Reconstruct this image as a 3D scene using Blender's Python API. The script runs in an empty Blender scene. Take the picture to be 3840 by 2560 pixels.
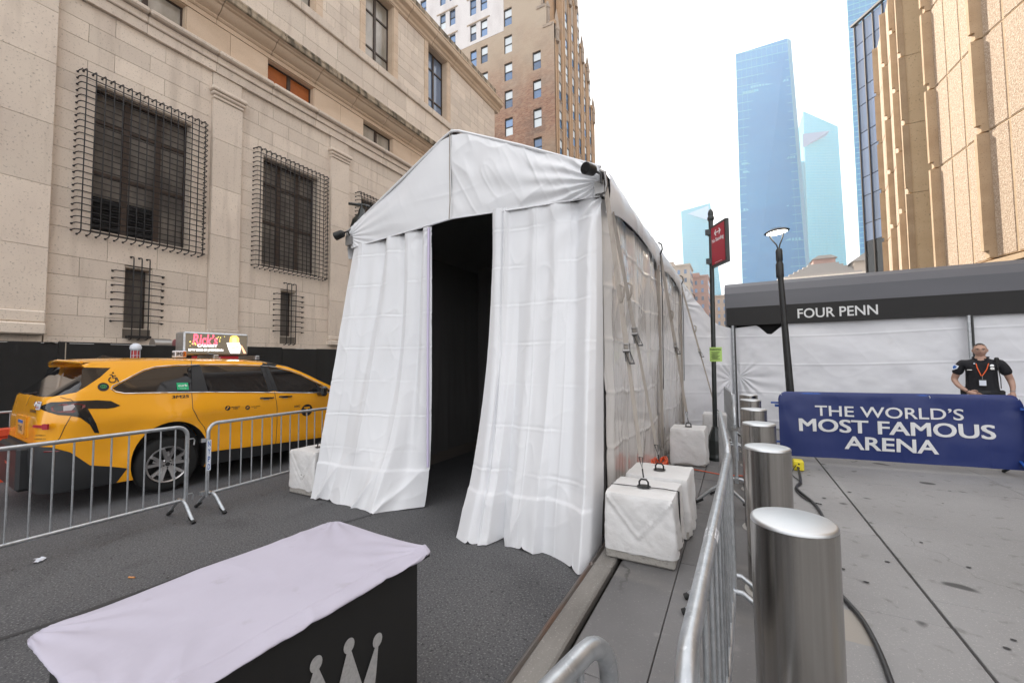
import bpy, bmesh, math, random
import numpy as np
from math import sin, cos, pi, radians, sqrt, atan2, hypot
from mathutils import Vector, Matrix, geometry as mgeo
random.seed(7)
sc = bpy.context.scene
COL = sc.collection

# ---------------------------------------------------------------- camera, sky, sun, exposure
yaw, pit, rol = radians(28.387), radians(2.775), radians(-0.5454)
fw = Vector((-sin(yaw)*cos(pit), cos(yaw)*cos(pit), sin(pit)))
rt = Vector((cos(yaw), sin(yaw), 0)); up = rt.cross(fw)
r2 = cos(rol)*rt + sin(rol)*up; u2 = -sin(rol)*rt + cos(rol)*up
cam = bpy.data.cameras.new('camera'); co = bpy.data.objects.new('camera', cam); COL.objects.link(co)
co.matrix_world = Matrix(((r2.x, u2.x, -fw.x, 0), (r2.y, u2.y, -fw.y, 0), (r2.z, u2.z, -fw.z, 1.65), (0, 0, 0, 1)))
cam.sensor_width = 36; cam.lens = 14.542; cam.clip_start = 0.05; cam.clip_end = 4000
sc.camera = co
SUN_AZ, SUN_EL = radians(50), radians(38)          # azimuth measured from +Y towards -X
w = bpy.data.worlds.new('World'); sc.world = w; w.use_nodes = True
nt = w.node_tree; nt.nodes.clear()
sky = nt.nodes.new('ShaderNodeTexSky'); sky.sky_type = 'NISHITA'; sky.sun_disc = False
sky.sun_elevation = SUN_EL; sky.sun_rotation = 2*pi - SUN_AZ
sky.air_density = 1.0; sky.dust_density = 3.0; sky.ozone_density = 1.0
tc = nt.nodes.new('ShaderNodeTexCoord')
cn = nt.nodes.new('ShaderNodeTexNoise'); cn.inputs['Scale'].default_value = 2.2; cn.inputs['Detail'].default_value = 6
nt.links.new(tc.outputs['Generated'], cn.inputs['Vector'])
cr = nt.nodes.new('ShaderNodeValToRGB'); cr.color_ramp.elements[0].position = 0.36; cr.color_ramp.elements[0].color = (.55, .55, .55, 1)
cr.color_ramp.elements[1].position = 0.60; cr.color_ramp.elements[1].color = (.97, .97, .97, 1)
nt.links.new(cn.outputs['Fac'], cr.inputs['Fac'])
mx = nt.nodes.new('ShaderNodeMix'); mx.data_type = 'RGBA'
mx.inputs['B'].default_value = (6.1, 6.0, 6.0, 1)    # bright thin white cloud veil over the whole sky
nt.links.new(cr.outputs['Color'], mx.inputs['Factor']); nt.links.new(sky.outputs['Color'], mx.inputs['A'])
bg = nt.nodes.new('ShaderNodeBackground'); bg.inputs['Strength'].default_value = 0.1
wo = nt.nodes.new('ShaderNodeOutputWorld')
nt.links.new(mx.outputs['Result'], bg.inputs['Color']); nt.links.new(bg.outputs['Background'], wo.inputs['Surface'])
sun = bpy.data.lights.new('sun', 'SUN'); sun.energy = 3.5; sun.angle = radians(0.55); sun.color = (1, .93, .82)
so = bpy.data.objects.new('sun', sun); COL.objects.link(so)
sd = Vector((-sin(SUN_AZ)*cos(SUN_EL), cos(SUN_AZ)*cos(SUN_EL), sin(SUN_EL)))
so.rotation_euler = sd.to_track_quat('Z', 'Y').to_euler(); so.location = (0, 0, 90)
vs = sc.view_settings; vs.view_transform = 'Standard'; vs.look = 'None'; vs.gamma = 1; vs.use_curve_mapping = False
vs.exposure = 1.72

# ---------------------------------------------------------------- materials
def mat(name, col, rough=.6, metal=0., layers=(), bumps=(), rand=0., coord='pos', spec=.5, emit=None, coat=0., alpha=None, trans=0., cracks=None):
    m = bpy.data.materials.new(name); m.use_nodes = True; n = m.node_tree; N = n.nodes; L = n.links
    b = N['Principled BSDF']; b.inputs['Roughness'].default_value = rough; b.inputs['Metallic'].default_value = metal
    b.inputs['Specular IOR Level'].default_value = spec; b.inputs['Coat Weight'].default_value = coat
    if trans: b.inputs['Transmission Weight'].default_value = trans
    if coord == 'pos': src = N.new('ShaderNodeNewGeometry').outputs['Position']
    else: src = N.new('ShaderNodeTexCoord').outputs['Object']
    def vec(scale):
        if isinstance(scale, (int, float)): scale = (scale,)*3
        mp = N.new('ShaderNodeMapping'); mp.inputs['Scale'].default_value = scale; L.new(src, mp.inputs['Vector']); return mp.outputs['Vector']
    cur = N.new('ShaderNodeRGB').outputs[0]; cur.default_value = (*col, 1)
    if rand:
        oi = N.new('ShaderNodeObjectInfo'); mr = N.new('ShaderNodeMapRange')
        mr.inputs['To Min'].default_value = 1-rand; mr.inputs['To Max'].default_value = 1+rand
        L.new(oi.outputs['Random'], mr.inputs['Value'])
        hs = N.new('ShaderNodeHueSaturation'); L.new(mr.outputs['Result'], hs.inputs['Value']); L.new(cur, hs.inputs['Color']); cur = hs.outputs['Color']
    for (scale, det, lo, hi, c2, st) in layers:
        nz = N.new('ShaderNodeTexNoise'); nz.inputs['Scale'].default_value = 1; nz.inputs['Detail'].default_value = det
        L.new(vec(scale), nz.inputs['Vector'])
        mr = N.new('ShaderNodeMapRange'); mr.inputs['From Min'].default_value = lo; mr.inputs['From Max'].default_value = hi
        mr.inputs['To Max'].default_value = st; L.new(nz.outputs['Fac'], mr.inputs['Value'])
        mm = N.new('ShaderNodeMix'); mm.data_type = 'RGBA'; L.new(mr.outputs['Result'], mm.inputs['Factor']); L.new(cur, mm.inputs['A'])
        mm.inputs['B'].default_value = (*c2, 1); cur = mm.outputs['Result']
    if cracks:
        (cs, cw, cc, cst) = cracks
        nz = N.new('ShaderNodeTexNoise'); nz.inputs['Scale'].default_value = 1.7; nz.inputs['Detail'].default_value = 6; L.new(src, nz.inputs['Vector'])
        va = N.new('ShaderNodeVectorMath'); va.operation = 'SCALE'; va.inputs['Scale'].default_value = .5; L.new(nz.outputs['Color'], va.inputs[0])
        vb = N.new('ShaderNodeVectorMath'); L.new(vec(cs), vb.inputs[0]); L.new(va.outputs[0], vb.inputs[1])
        vo_ = N.new('ShaderNodeTexVoronoi'); vo_.feature = 'DISTANCE_TO_EDGE'; vo_.inputs['Scale'].default_value = 1; L.new(vb.outputs[0], vo_.inputs['Vector'])
        mr = N.new('ShaderNodeMapRange'); mr.inputs['From Min'].default_value = 0; mr.inputs['From Max'].default_value = cw; mr.inputs['To Min'].default_value = cst; mr.inputs['To Max'].default_value = 0; L.new(vo_.outputs['Distance'], mr.inputs['Value'])
        n3 = N.new('ShaderNodeTexNoise'); n3.inputs['Scale'].default_value = .9; L.new(src, n3.inputs['Vector'])
        m3 = N.new('ShaderNodeMapRange'); m3.inputs['From Min'].default_value = .5; m3.inputs['From Max'].default_value = .58; L.new(n3.outputs['Fac'], m3.inputs['Value'])
        ml = N.new('ShaderNodeMath'); ml.operation = 'MULTIPLY'; L.new(mr.outputs[0], ml.inputs[0]); L.new(m3.outputs[0], ml.inputs[1])
        mm = N.new('ShaderNodeMix'); mm.data_type = 'RGBA'; L.new(ml.outputs[0], mm.inputs['Factor']); L.new(cur, mm.inputs['A']); mm.inputs['B'].default_value = (*cc, 1); cur = mm.outputs['Result']
    L.new(cur, b.inputs['Base Color'])
    nrm = None
    for (scale, st, dist) in bumps:
        nz = N.new('ShaderNodeTexNoise'); nz.inputs['Scale'].default_value = 1; nz.inputs['Detail'].default_value = 5; L.new(vec(scale), nz.inputs['Vector'])
        bp = N.new('ShaderNodeBump'); bp.inputs['Strength'].default_value = st; bp.inputs['Distance'].default_value = dist
        L.new(nz.outputs['Fac'], bp.inputs['Height'])
        if nrm: L.new(nrm, bp.inputs['Normal'])
        nrm = bp.outputs['Normal']
    if nrm: L.new(nrm, b.inputs['Normal'])
    if emit: b.inputs['Emission Color'].default_value = (*emit[0], 1); b.inputs['Emission Strength'].default_value = emit[1]
    return m
STL = [((1.2,1.2,1.2),4,.35,.7,(.60,.51,.44),.5), ((24,24,24),3,.60,.72,(.20,.16,.13),.6), ((3.5,3.5,.35),4,.55,.75,(.34,.27,.22),.35)]
m_stone = mat('granite', (.71,.62,.525), .8, layers=STL, bumps=[(60,.25,.004),(6,.15,.01)], rand=.10)
m_stone_bounce = mat('granite_trim_bounce', (.68,.54,.41), .8, layers=[((.8,.8,2),4,.4,.7,(.52,.38,.26),.5),((60,60,60),2,.6,.72,(.14,.1,.07),.5)], bumps=[(50,.2,.004)], rand=.05)  # trim granite; warm light bounced off the arena put into its colour
m_stone_dirty = mat('granite_dirty', (.42,.34,.25), .9, layers=[((4,4,.8),6,.42,.60,(.06,.05,.035),.85),((2,2,9),4,.5,.7,(.10,.085,.05),.6)], bumps=[(25,.5,.01)], rand=.04)
m_mortar = mat('mortar', (.14,.12,.10), .95)
m_iron = mat('black_iron', (.018,.017,.018), .55, .3, layers=[(30,3,.55,.75,(.06,.035,.02),.5)])
m_winframe = mat('brown_window_frame', (.045,.028,.02), .5, layers=[(12,3,.5,.7,(.10,.06,.04),.5)])
m_darkglass = mat('grimy_glass', (.075,.068,.063), .3, layers=[((1.6,1.6,1.0),4,.38,.66,(.20,.18,.16),.85),((8,8,1.5),4,.5,.8,(.26,.23,.20),.45)], spec=.5)
m_orange_glass = mat('orange_boarded_pane', (.40,.115,.022), .6, layers=[((6,6,6),4,.4,.7,(.26,.07,.015),.6)])
m_cloudglass = mat('cloud_reflection_glass', (.26,.24,.20), .15, layers=[((1.2,1.2,.5),5,.4,.65,(.55,.51,.46),.85)], spec=.6)  # reflected cloud put into the pane colour as pale blotches
m_black = mat('black_paint', (.012,.012,.012), .45, layers=[((.6,.6,6),3,.5,.8,(.03,.03,.03),.5)])
m_hoard = mat('black_plywood', (.005,.005,.005), .7, layers=[((3,3,.6),4,.5,.75,(.012,.012,.012),.7)], bumps=[(3,.1,.01)])
m_asph = mat('asphalt', (.066,.066,.071), .85, cracks=((.3,.2,.3),.006,(.025,.025,.025),.4), layers=[((.5,.16,1),6,.36,.64,(.098,.097,.10),.8),((.9,.9,1),5,.55,.7,(.042,.042,.045),.7),((80,80,80),3,.55,.66,(.28,.275,.27),.5),((60,60,60),2,.58,.66,(.02,.02,.021),.6),((2.4,.5,1),5,.58,.8,(.03,.03,.032),.5),((35,35,1),1,.68,.72,(.02,.02,.02),.7)], bumps=[(60,.7,.006),(20,.2,.004)])
WALKL = [((.8,.8,1),6,.38,.66,(.195,.19,.187),.75),((1.6,.5,1),6,.56,.72,(.31,.305,.30),.6),((120,120,120),2,.6,.72,(.46,.44,.42),.5),((9,9,9),4,.62,.72,(.09,.085,.08),.45),((4,4,4),0,.80,.83,(.02,.02,.02),.8)]
m_walk = mat('concrete_flag', (.262,.257,.256), .8, cracks=((.35,.35,.35),.005,(.07,.065,.06),.5), layers=WALKL, bumps=[(90,.25,.003)], rand=.05)
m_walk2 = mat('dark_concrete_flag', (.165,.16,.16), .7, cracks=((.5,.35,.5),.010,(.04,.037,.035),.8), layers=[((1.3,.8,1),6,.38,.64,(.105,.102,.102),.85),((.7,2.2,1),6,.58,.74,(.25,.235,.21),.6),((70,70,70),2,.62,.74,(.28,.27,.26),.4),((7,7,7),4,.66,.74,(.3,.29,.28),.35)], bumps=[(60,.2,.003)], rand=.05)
m_kerb = mat('kerb_stone', (.235,.22,.20), .8, layers=[((5,1.5,5),5,.4,.7,(.12,.11,.10),.7),((90,90,90),2,.6,.72,(.4,.38,.36),.5)], bumps=[(60,.4,.004)], rand=.06)
m_steelk = mat('kerb_steel', (.15,.135,.125), .5, .6, layers=[((8,2,8),5,.45,.65,(.20,.10,.06),.6)])
m_white = mat('white_marking', (.62,.62,.62), .7, layers=[(14,5,.5,.7,(.2,.2,.2),.6)])
m_brick = mat('brick_base', (.2,.1,.08), .9)
m_alu = mat('galvanised_steel', (.50,.52,.54), .38, .85, layers=[(25,4,.4,.7,(.33,.35,.37),.7),((90,90,90),2,.6,.75,(.68,.7,.72),.5)], bumps=[(120,.12,.002)], coord='obj')
m_ss = mat('brushed_stainless', (.42,.405,.385), .22, 1., layers=[((60,60,.6),3,.35,.7,(.33,.31,.29),.8)], coord='obj', bumps=[((250,250,2),.08,.001)])
m_sstop = mat('satin_stainless_cap', (.62,.63,.64), .42, 1., coord='obj')
m_vinyl = mat('white_vinyl', (.73,.735,.75), .30, layers=[((1.3,1.3,.9),4,.45,.75,(.67,.68,.71),.5)], bumps=[((9,9,3),.14,.012),(40,.04,.002)], spec=.5)
m_vinyl2 = mat('glossy_wall_vinyl', (.68,.66,.64), .09, layers=[((1.8,1.8,.9),4,.4,.7,(.58,.55,.52),.5),((6,6,.5),4,.62,.75,(.3,.27,.25),.3)], bumps=[((12,12,1.3),.6,.02),((5,5,2.2),.35,.03)], spec=.9, coat=.4)
m_tarp = mat('white_tarp', (.70,.705,.73), .5, layers=[((1.2,1.2,1),4,.4,.75,(.62,.62,.66),.6),((5,5,5),4,.66,.8,(.42,.38,.34),.25)], bumps=[((3,3,5),.35,.012),((22,22,22),.12,.004)])
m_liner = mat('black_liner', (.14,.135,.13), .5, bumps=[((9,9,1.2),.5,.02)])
m_frame = mat('tent_frame', (.35,.34,.33), .4, .8)
m_wrap = mat('white_wrap', (.72,.71,.70), .5, layers=[((4,4,4),5,.5,.72,(.50,.47,.44),.4),((3,3,9),4,.68,.80,(.34,.31,.28),.35)], bumps=[(5,.6,.03),((14,14,14),.5,.01)], coord='obj')
m_conc = mat('rough_concrete', (.36,.34,.31), .95, bumps=[(60,.9,.006)], layers=[(30,3,.55,.7,(.15,.14,.13),.6)])
m_strap = mat('grey_strap', (.36,.32,.28), .8, layers=[((40,40,5),3,.5,.7,(.2,.17,.15),.5)])
m_steel = mat('dull_steel', (.32,.31,.30), .4, .9)
m_dsteel = mat('dark_steel', (.05,.05,.05), .4, .7)
m_gpost = mat('black_green_post', (.008,.012,.011), .32, spec=.6)
m_red = mat('sign_red', (.36,.012,.03), .5)
m_signwhite = mat('sign_white', (.8,.8,.8), .5)
m_txtgrey = mat('print_light_grey', (.66,.66,.66), .6)
m_navy = mat('banner_blue', (.005,.018,.115), .42, layers=[((2,2,1),4,.45,.75,(.022,.034,.145),.45)], bumps=[((5,5,3),.35,.012)], spec=.5)
m_bluepaint = mat('blue_paint', (.012,.07,.32), .4)
m_awn_black = mat('black_canopy_cloth', (.012,.011,.011), .7, bumps=[((2,2,4),.15,.02)])
m_awn = mat('canopy_cloth_sky_sheen', (.080,.081,.092), .62, layers=[((.5,.5,3),4,.45,.75,(.105,.105,.12),.5)], bumps=[(3,.1,.02)])  # sky reflection on the curved cloth put into this lighter grey
m_cloth = mat('lilac_grey_cloth', (.465,.44,.52), .85, layers=[((4,4,4),4,.45,.75,(.40,.375,.445),.5),((9,9,9),4,.66,.8,(.27,.24,.25),.35)], bumps=[((12,5,5),.4,.010),(300,.12,.001)])
m_skirt = mat('black_skirt', (.012,.012,.012), .6)
m_taxi = mat('taxi_yellow', (.90,.40,.012), .24, layers=[((.8,.8,2),2,.4,.8,(.86,.36,.01),.4)], coat=.7, spec=.5)
m_vglass = mat('tinted_glass', (.008,.008,.009), .04, spec=.9)
m_vblack = mat('gloss_black_trim', (.01,.01,.011), .15, spec=.7)
m_vplastic = mat('black_plastic', (.018,.019,.021), .55, bumps=[(150,.1,.001)])
m_chrome = mat('chrome', (.75,.75,.75), .15, 1.)
m_rim = mat('alloy_rim', (.55,.54,.54), .28, .9)
m_tyre = mat('tyre_rubber', (.012,.012,.012), .75)
m_tail = mat('tail_light_red', (.14,.008,.010), .1, spec=.8)
m_tailc = mat('tail_light_clear', (.42,.36,.36), .12, spec=.8)
m_orange = mat('orange_plastic', (.68,.085,.035), .45, layers=[(3,4,.5,.75,(.5,.07,.03),.5)], bumps=[(8,.1,.01)])
m_skin = mat('skin', (.44,.27,.20), .55, layers=[(18,3,.45,.7,(.38,.21,.155),.5)], coord='obj')
m_hair = mat('short_dark_hair', (.03,.022,.018), .8, coord='obj')
m_stubble = mat('shaved_hair', (.24,.155,.12), .7, coord='obj')
m_uniform = mat('dark_uniform', (.006,.006,.009), .8, coord='obj', bumps=[(12,.5,.02)])
m_orangecord = mat('orange_lanyard', (.8,.12,.02), .5)
m_paper = mat('white_card', (.72,.76,.84), .3)
m_notice = mat('green_notice', (.42,.62,.16), .7)
m_ink = mat('black_ink', (.015,.015,.015), .6)
m_blueink = mat('blue_ink', (.02,.12,.42), .6)
m_yel = mat('yellow_plastic', (.75,.62,.03), .45)
m_cable = mat('black_cable', (.02,.02,.022), .45)
m_tower = mat('tower_glass', (.0,.175,.42), .3, spec=.25, layers=[((.02,.02,.05),4,.4,.7,(.01,.23,.48),.7)])
m_tower2 = mat('tower_glass_green', (.0,.34,.50), .3, spec=.25, layers=[((.02,.02,.03),4,.4,.7,(.02,.38,.48),.6)])
m_mull = mat('pale_mullion', (.10,.42,.52), .5)
m_beige = mat('beige_masonry', (.42,.35,.29), .9, layers=[(.3,4,.4,.7,(.33,.26,.21),.5)])
m_pinkb = mat('rose_masonry', (.40,.24,.20), .9, layers=[(.3,4,.4,.7,(.3,.17,.14),.5)])
m_dglass = mat('smoked_glass_wall', (.02,.022,.026), .05, spec=1.)
m_bronze = mat('bronze_mullion', (.06,.05,.045), .5, .4)
m_precast = mat('precast_concrete', (.46,.335,.215), .9, layers=[((.5,.5,.9),4,.4,.7,(.34,.23,.135),.6),((18,18,18),2,.63,.72,(.10,.06,.04),.6)], bumps=[(40,.3,.01)])
m_agg = mat('exposed_aggregate', (.46,.35,.255), .85, layers=[((13,13,13),4,.42,.6,(.28,.19,.125),.75),((19,19,19),3,.56,.66,(.68,.58,.47),.7)], bumps=[(14,1.,.045)])
m_slab = mat('smooth_precast_bounce', (.62,.47,.30), .85, layers=[((.5,.5,.9),4,.4,.7,(.54,.39,.23),.6),((9,9,9),2,.64,.72,(.2,.12,.08),.6)], bumps=[(30,.2,.01)])  # smooth precast, paler: missing bounced light put into the colour
m_shingle = mat('roof_slate', (.30,.27,.25), .8)
# ---------------------------------------------------------------- helpers
def link(name, data, parent=None, loc=(0,0,0), rot=(0,0,0), scale=(1,1,1)):
    o = bpy.data.objects.new(name, data); COL.objects.link(o)
    o.location = loc; o.rotation_euler = rot; o.scale = scale
    if parent is not None: o.parent = parent
    return o
def tag(o, label, cat, group=None):
    o['label'] = label; o['category'] = cat
    if group: o['group'] = group
    return o
def thing(name, label, cat, loc=(0,0,0), rz=0, group=None, rot=None):
    o = bpy.data.objects.new(name, None); COL.objects.link(o); o.empty_display_size = .2
    o.location = loc; o.rotation_euler = rot or (0,0,rz); return tag(o, label, cat, group)
def struct(o): o['kind'] = 'structure'; return o
def stuff(o): o['kind'] = 'stuff'; return o
def smooth(me, ang=None):
    me.polygons.foreach_set('use_smooth', [True]*len(me.polygons))
    if ang is not None: me.set_sharp_from_angle(angle=radians(ang))
    return me
class B:
    """collects shapes into one mesh"""
    def __init__(s): s.v = []; s.f = []; s.m = []; s.cur = 0
    def add(s, vs, fs):
        k = len(s.v); s.v += [tuple(p) for p in vs]; s.f += [tuple(i+k for i in f) for f in fs]; s.m += [s.cur]*len(fs); return s
    def box(s, x0, x1, y0, y1, z0, z1):
        return s.add([(x0,y0,z0),(x1,y0,z0),(x1,y1,z0),(x0,y1,z0),(x0,y0,z1),(x1,y0,z1),(x1,y1,z1),(x0,y1,z1)],
                     [(3,2,1,0),(4,5,6,7),(0,1,5,4),(1,2,6,5),(2,3,7,6),(3,0,4,7)])
    def hexa(s, p):  # 8 points bottom ccw then top ccw
        return s.add(p, [(3,2,1,0),(4,5,6,7),(0,1,5,4),(1,2,6,5),(2,3,7,6),(3,0,4,7)])
    def bar(s, a, b, w, h, upv=(0,0,1)):
        a = Vector(a); b = Vector(b); d = (b-a).normalized(); u = Vector(upv)
        r = d.cross(u)
        if r.length < 1e-4: r = d.cross(Vector((1,0,0)))
        r.normalize(); u = r.cross(d); r = r*w/2; u = u*h/2
        return s.hexa([a-r-u, a+r-u, b+r-u, b-r-u, a-r+u, a+r+u, b+r+u, b-r+u])
    def tube(s, pts, r, n=8, cap=True):
        pts = [Vector(p) for p in pts]; rs = r if isinstance(r, (list, tuple)) else [r]*len(pts)
        vs = []; prev = None
        for i, p in enumerate(pts):
            t = (pts[min(i+1, len(pts)-1)]-pts[max(i-1, 0)]).normalized()
            if prev is None:
                a = Vector((0,0,1)) if abs(t.z) < .9 else Vector((1,0,0)); x = t.cross(a).normalized()
            else: x = (prev-t*prev.dot(t)).normalized()
            prev = x; y = t.cross(x)
            vs += [p+(x*cos(2*pi*k/n)+y*sin(2*pi*k/n))*rs[i] for k in range(n)]
        fs = [(i*n+k, i*n+(k+1)%n, (i+1)*n+(k+1)%n, (i+1)*n+k) for i in range(len(pts)-1) for k in range(n)]
        if cap: fs += [tuple(range(n-1,-1,-1)), tuple((len(pts)-1)*n+k for k in range(n))]
        return s.add(vs, fs)
    def lathe(s, prof, c=(0,0,0), n=16, axis='z', cap=True):
        vs = []
        for (r, z) in prof:
            for k in range(n):
                a = 2*pi*k/n; p = (r*cos(a), r*sin(a), z)
                if axis == 'x': p = (z, r*cos(a), r*sin(a))
                if axis == 'y': p = (r*sin(a), z, r*cos(a))
                vs.append((p[0]+c[0], p[1]+c[1], p[2]+c[2]))
        m = len(prof)
        fs = [(i*n+k, i*n+(k+1)%n, (i+1)*n+(k+1)%n, (i+1)*n+k) for i in range(m-1) for k in range(n)]
        if cap and prof[0][0] > 1e-5: fs.append(tuple(range(n-1,-1,-1)))
        if cap and prof[-1][0] > 1e-5: fs.append(tuple((m-1)*n+k for k in range(n)))
        return s.add(vs, fs)
    def prism(s, poly, t0, t1, axis='y'):  # polygon (a,b) extruded along axis
        n = len(poly)
        def P(a, b, t): return {'y': (a,t,b), 'x': (t,a,b), 'z': (a,b,t)}[axis]
        return s.add([P(a,b,t0) for a,b in poly]+[P(a,b,t1) for a,b in poly],
                     [tuple(range(n)), tuple(range(2*n-1,n-1,-1))]+[(i, i+n, (i+1)%n+n, (i+1)%n) for i in range(n)])
    def mesh(s, name, mats, sm=False, ang=35, fix=True):
        me = bpy.data.meshes.new(name); me.from_pydata(s.v, [], s.f)
        for m_ in (mats if isinstance(mats, (list, tuple)) else [mats]): me.materials.append(m_)
        if any(s.m): me.polygons.foreach_set('material_index', s.m)
        if fix:
            bm = bmesh.new(); bm.from_mesh(me); bmesh.ops.recalc_face_normals(bm, faces=bm.faces); bm.to_mesh(me); bm.free()
        if sm: smooth(me, ang)
        me.update(); return me
    def obj(s, name, mats, parent=None, loc=(0,0,0), rot=(0,0,0), sm=False, ang=35, fix=True):
        return link(name, s.mesh(name, mats, sm, ang, fix), parent, loc, rot)
def ubox(name, m_, bev=0.):
    """unit box 0..1 on x (depth), y, z with a bevelled look when bev>0 -- scaled by users"""
    return B().box(0,1,0,1,0,1).mesh(name, m_)
def cbox(x0, x1, y0, y1, z0, z1, c):
    """chamfered box"""
    b = bmesh.new(); bmesh.ops.create_cube(b, size=1)
    for v in b.verts: v.co = Vector((x0+(v.co.x+.5)*(x1-x0), y0+(v.co.y+.5)*(y1-y0), z0+(v.co.z+.5)*(z1-z0)))
    bmesh.ops.bevel(b, geom=b.edges[:], offset=c, segments=1, affect='EDGES')
    vs = [v.co.copy() for v in b.verts]; fs = [[v.index for v in f.verts] for f in b.faces]; b.free(); return vs, fs
def grid(name, fn, nu, nv, mats, parent=None, loc=(0,0,0), rot=(0,0,0), thick=0., keep=None):
    """parametric sheet; fn(U,V)->(X,Y,Z) numpy arrays, U,V in 0..1"""
    U, V = np.meshgrid(np.linspace(0,1,nu+1), np.linspace(0,1,nv+1), indexing='ij')
    X, Y, Z = fn(U, V); co_ = np.stack([np.broadcast_to(a, U.shape) for a in (X, Y, Z)], -1).reshape(-1,3)
    i = np.arange(nu)[:,None]*(nv+1)+np.arange(nv)[None,:]
    f = np.stack([i, i+nv+1, i+nv+2, i+1], -1).reshape(-1,4)
    if keep is not None:
        Uc = (np.arange(nu)[:,None]+.5)/nu+0*np.arange(nv)[None,:]; Vc = 0*np.arange(nu)[:,None]+(np.arange(nv)[None,:]+.5)/nv
        f = f[keep(Uc, Vc).reshape(-1)]
    me = bpy.data.meshes.new(name); me.vertices.add(len(co_)); me.vertices.foreach_set('co', co_.astype(np.float32).ravel())
    me.loops.add(len(f)*4); me.loops.foreach_set('vertex_index', f.astype(np.int32).ravel())
    me.polygons.add(len(f)); me.polygons.foreach_set('loop_start', np.arange(0, len(f)*4, 4, dtype=np.int32))
    me.polygons.foreach_set('use_smooth', np.ones(len(f), dtype=bool)); me.update(calc_edges=True); me.validate()
    for m_ in (mats if isinstance(mats, (list, tuple)) else [mats]): me.materials.append(m_)
    return link(name, me, parent, loc, rot)
def _h(i, j, s):
    n = (i.astype(np.int64)*374761393+j.astype(np.int64)*668265263+s*974634777) & 0x7fffffff
    n = ((n ^ (n >> 13))*1274126177) & 0x7fffffff; n = n ^ (n >> 16); return (n & 0xffff)/65535.
def vn(x, y, s=0):
    x = np.asarray(x, float); y = np.asarray(y, float); i = np.floor(x); j = np.floor(y); a = x-i; b = y-j
    a = a*a*a*(a*(a*6-15)+10); b = b*b*b*(b*(b*6-15)+10)
    return (_h(i,j,s)*(1-a)+_h(i+1,j,s)*a)*(1-b)+(_h(i,j+1,s)*(1-a)+_h(i+1,j+1,s)*a)*b
def fbm(x, y, s=0, o=4):
    r = 0; a = .5
    for k in range(o): r = r+a*(vn(x, y, s+k)-.5); x = x*2.03+7.1; y = y*2.03+3.7; a *= .5
    return r*2
def ridge(x, y, s=0): return 1-np.abs(2*vn(x, y, s)-1)
def crease(x, y, s=0, p=6): return ridge(x, y, s)**p
def copyt(o, parent=None):
    c = o.copy(); COL.objects.link(c); c.parent = parent
    for ch in list(o.children): copyt(ch, c)
    return c
def text(s, w_, h_, m_, parent=None, loc=(0,0,0), rot=(0,0,0), name='lettering', depth=.003, bold=0., shear=0., fn=None, sp=1.):
    """flat lettering fitted to w_ x h_ around its centre in local XY, then rotated"""
    cu = bpy.data.curves.new(name, 'FONT'); cu.body = s; cu.align_x = 'CENTER'; cu.size = 1; cu.extrude = .0; cu.offset = 0 if 'M' in s else bold; cu.shear = shear; cu.space_character = sp
    cu.resolution_u = 4; cu.space_line = .95
    t = bpy.data.objects.new(name, cu); COL.objects.link(t); bpy.context.view_layer.update()
    me = bpy.data.meshes.new_from_object(t.evaluated_get(bpy.context.evaluated_depsgraph_get())); bpy.data.objects.remove(t)
    me.name = name
    v = np.empty(len(me.vertices)*3); me.vertices.foreach_get('co', v); v = v.reshape(-1,3)
    if 'M' in s and bold > 0 and w_ > .05:     # heavier strokes: shifted copies fused into the lettering
        bm = bmesh.new(); 
        for k_, (ox, oy) in enumerate(((-1,-.5),(1,-.5),(-1,.5),(1,.5),(0,0))):
            n0 = len(bm.verts); bm.from_mesh(me); bm.verts.ensure_lookup_table()
            for q_ in range(n0, len(bm.verts)): bm.verts[q_].co += Vector((ox*bold*1.1, oy*bold, 0))
        bm.to_mesh(me); bm.free(); nv0 = len(me.vertices)//5
        v = np.empty(len(me.vertices)*3); me.vertices.foreach_get('co', v); v = v.reshape(-1,3)
    else: nv0 = 0
    lo, hi = v.min(0), v.max(0); c = (lo+hi)/2; k = ((w_/(hi[0]-lo[0])) if w_ else h_/(hi[1]-lo[1]), h_/(hi[1]-lo[1]))
    v[:,0] = (v[:,0]-c[0])*k[0]; v[:,1] = (v[:,1]-c[1])*k[1]; v[:,2] = 0
    if nv0:
        for k_ in range(5): v[k_*nv0:(k_+1)*nv0, 2] = .0006*k_
    me.vertices.foreach_set('co', v.ravel())
    if fn is not None:
        bm = bmesh.new(); bm.from_mesh(me); bmesh.ops.triangulate(bm, faces=bm.faces)
        for _ in range(4):
            es = [e for e in bm.edges if e.calc_length() > .03]
            if es: bmesh.ops.subdivide_edges(bm, edges=es, cuts=1); bmesh.ops.triangulate(bm, faces=bm.faces)
        bm.to_mesh(me); bm.free(); v = np.empty(len(me.vertices)*3); me.vertices.foreach_get('co', v); v = fn(v.reshape(-1,3))
        me.vertices.foreach_set('co', v.ravel())
    me.materials.clear(); me.materials.append(m_); me.update()
    o = link(name, me, parent, loc, rot); return o
def disk(r, m_, name, parent, loc, rot, n=24, r0=0):
    b = B()
    if r0: b.add([(q*cos(2*pi*k/n), q*sin(2*pi*k/n), 0) for q in (r0, r) for k in range(n)], [(k, (k+1)%n, n+(k+1)%n, n+k) for k in range(n)])
    else: b.add([(r*cos(2*pi*k/n), r*sin(2*pi*k/n), 0) for k in range(n)], [tuple(range(n))])
    return b.obj(name, m_, parent, loc, rot, fix=False)
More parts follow.
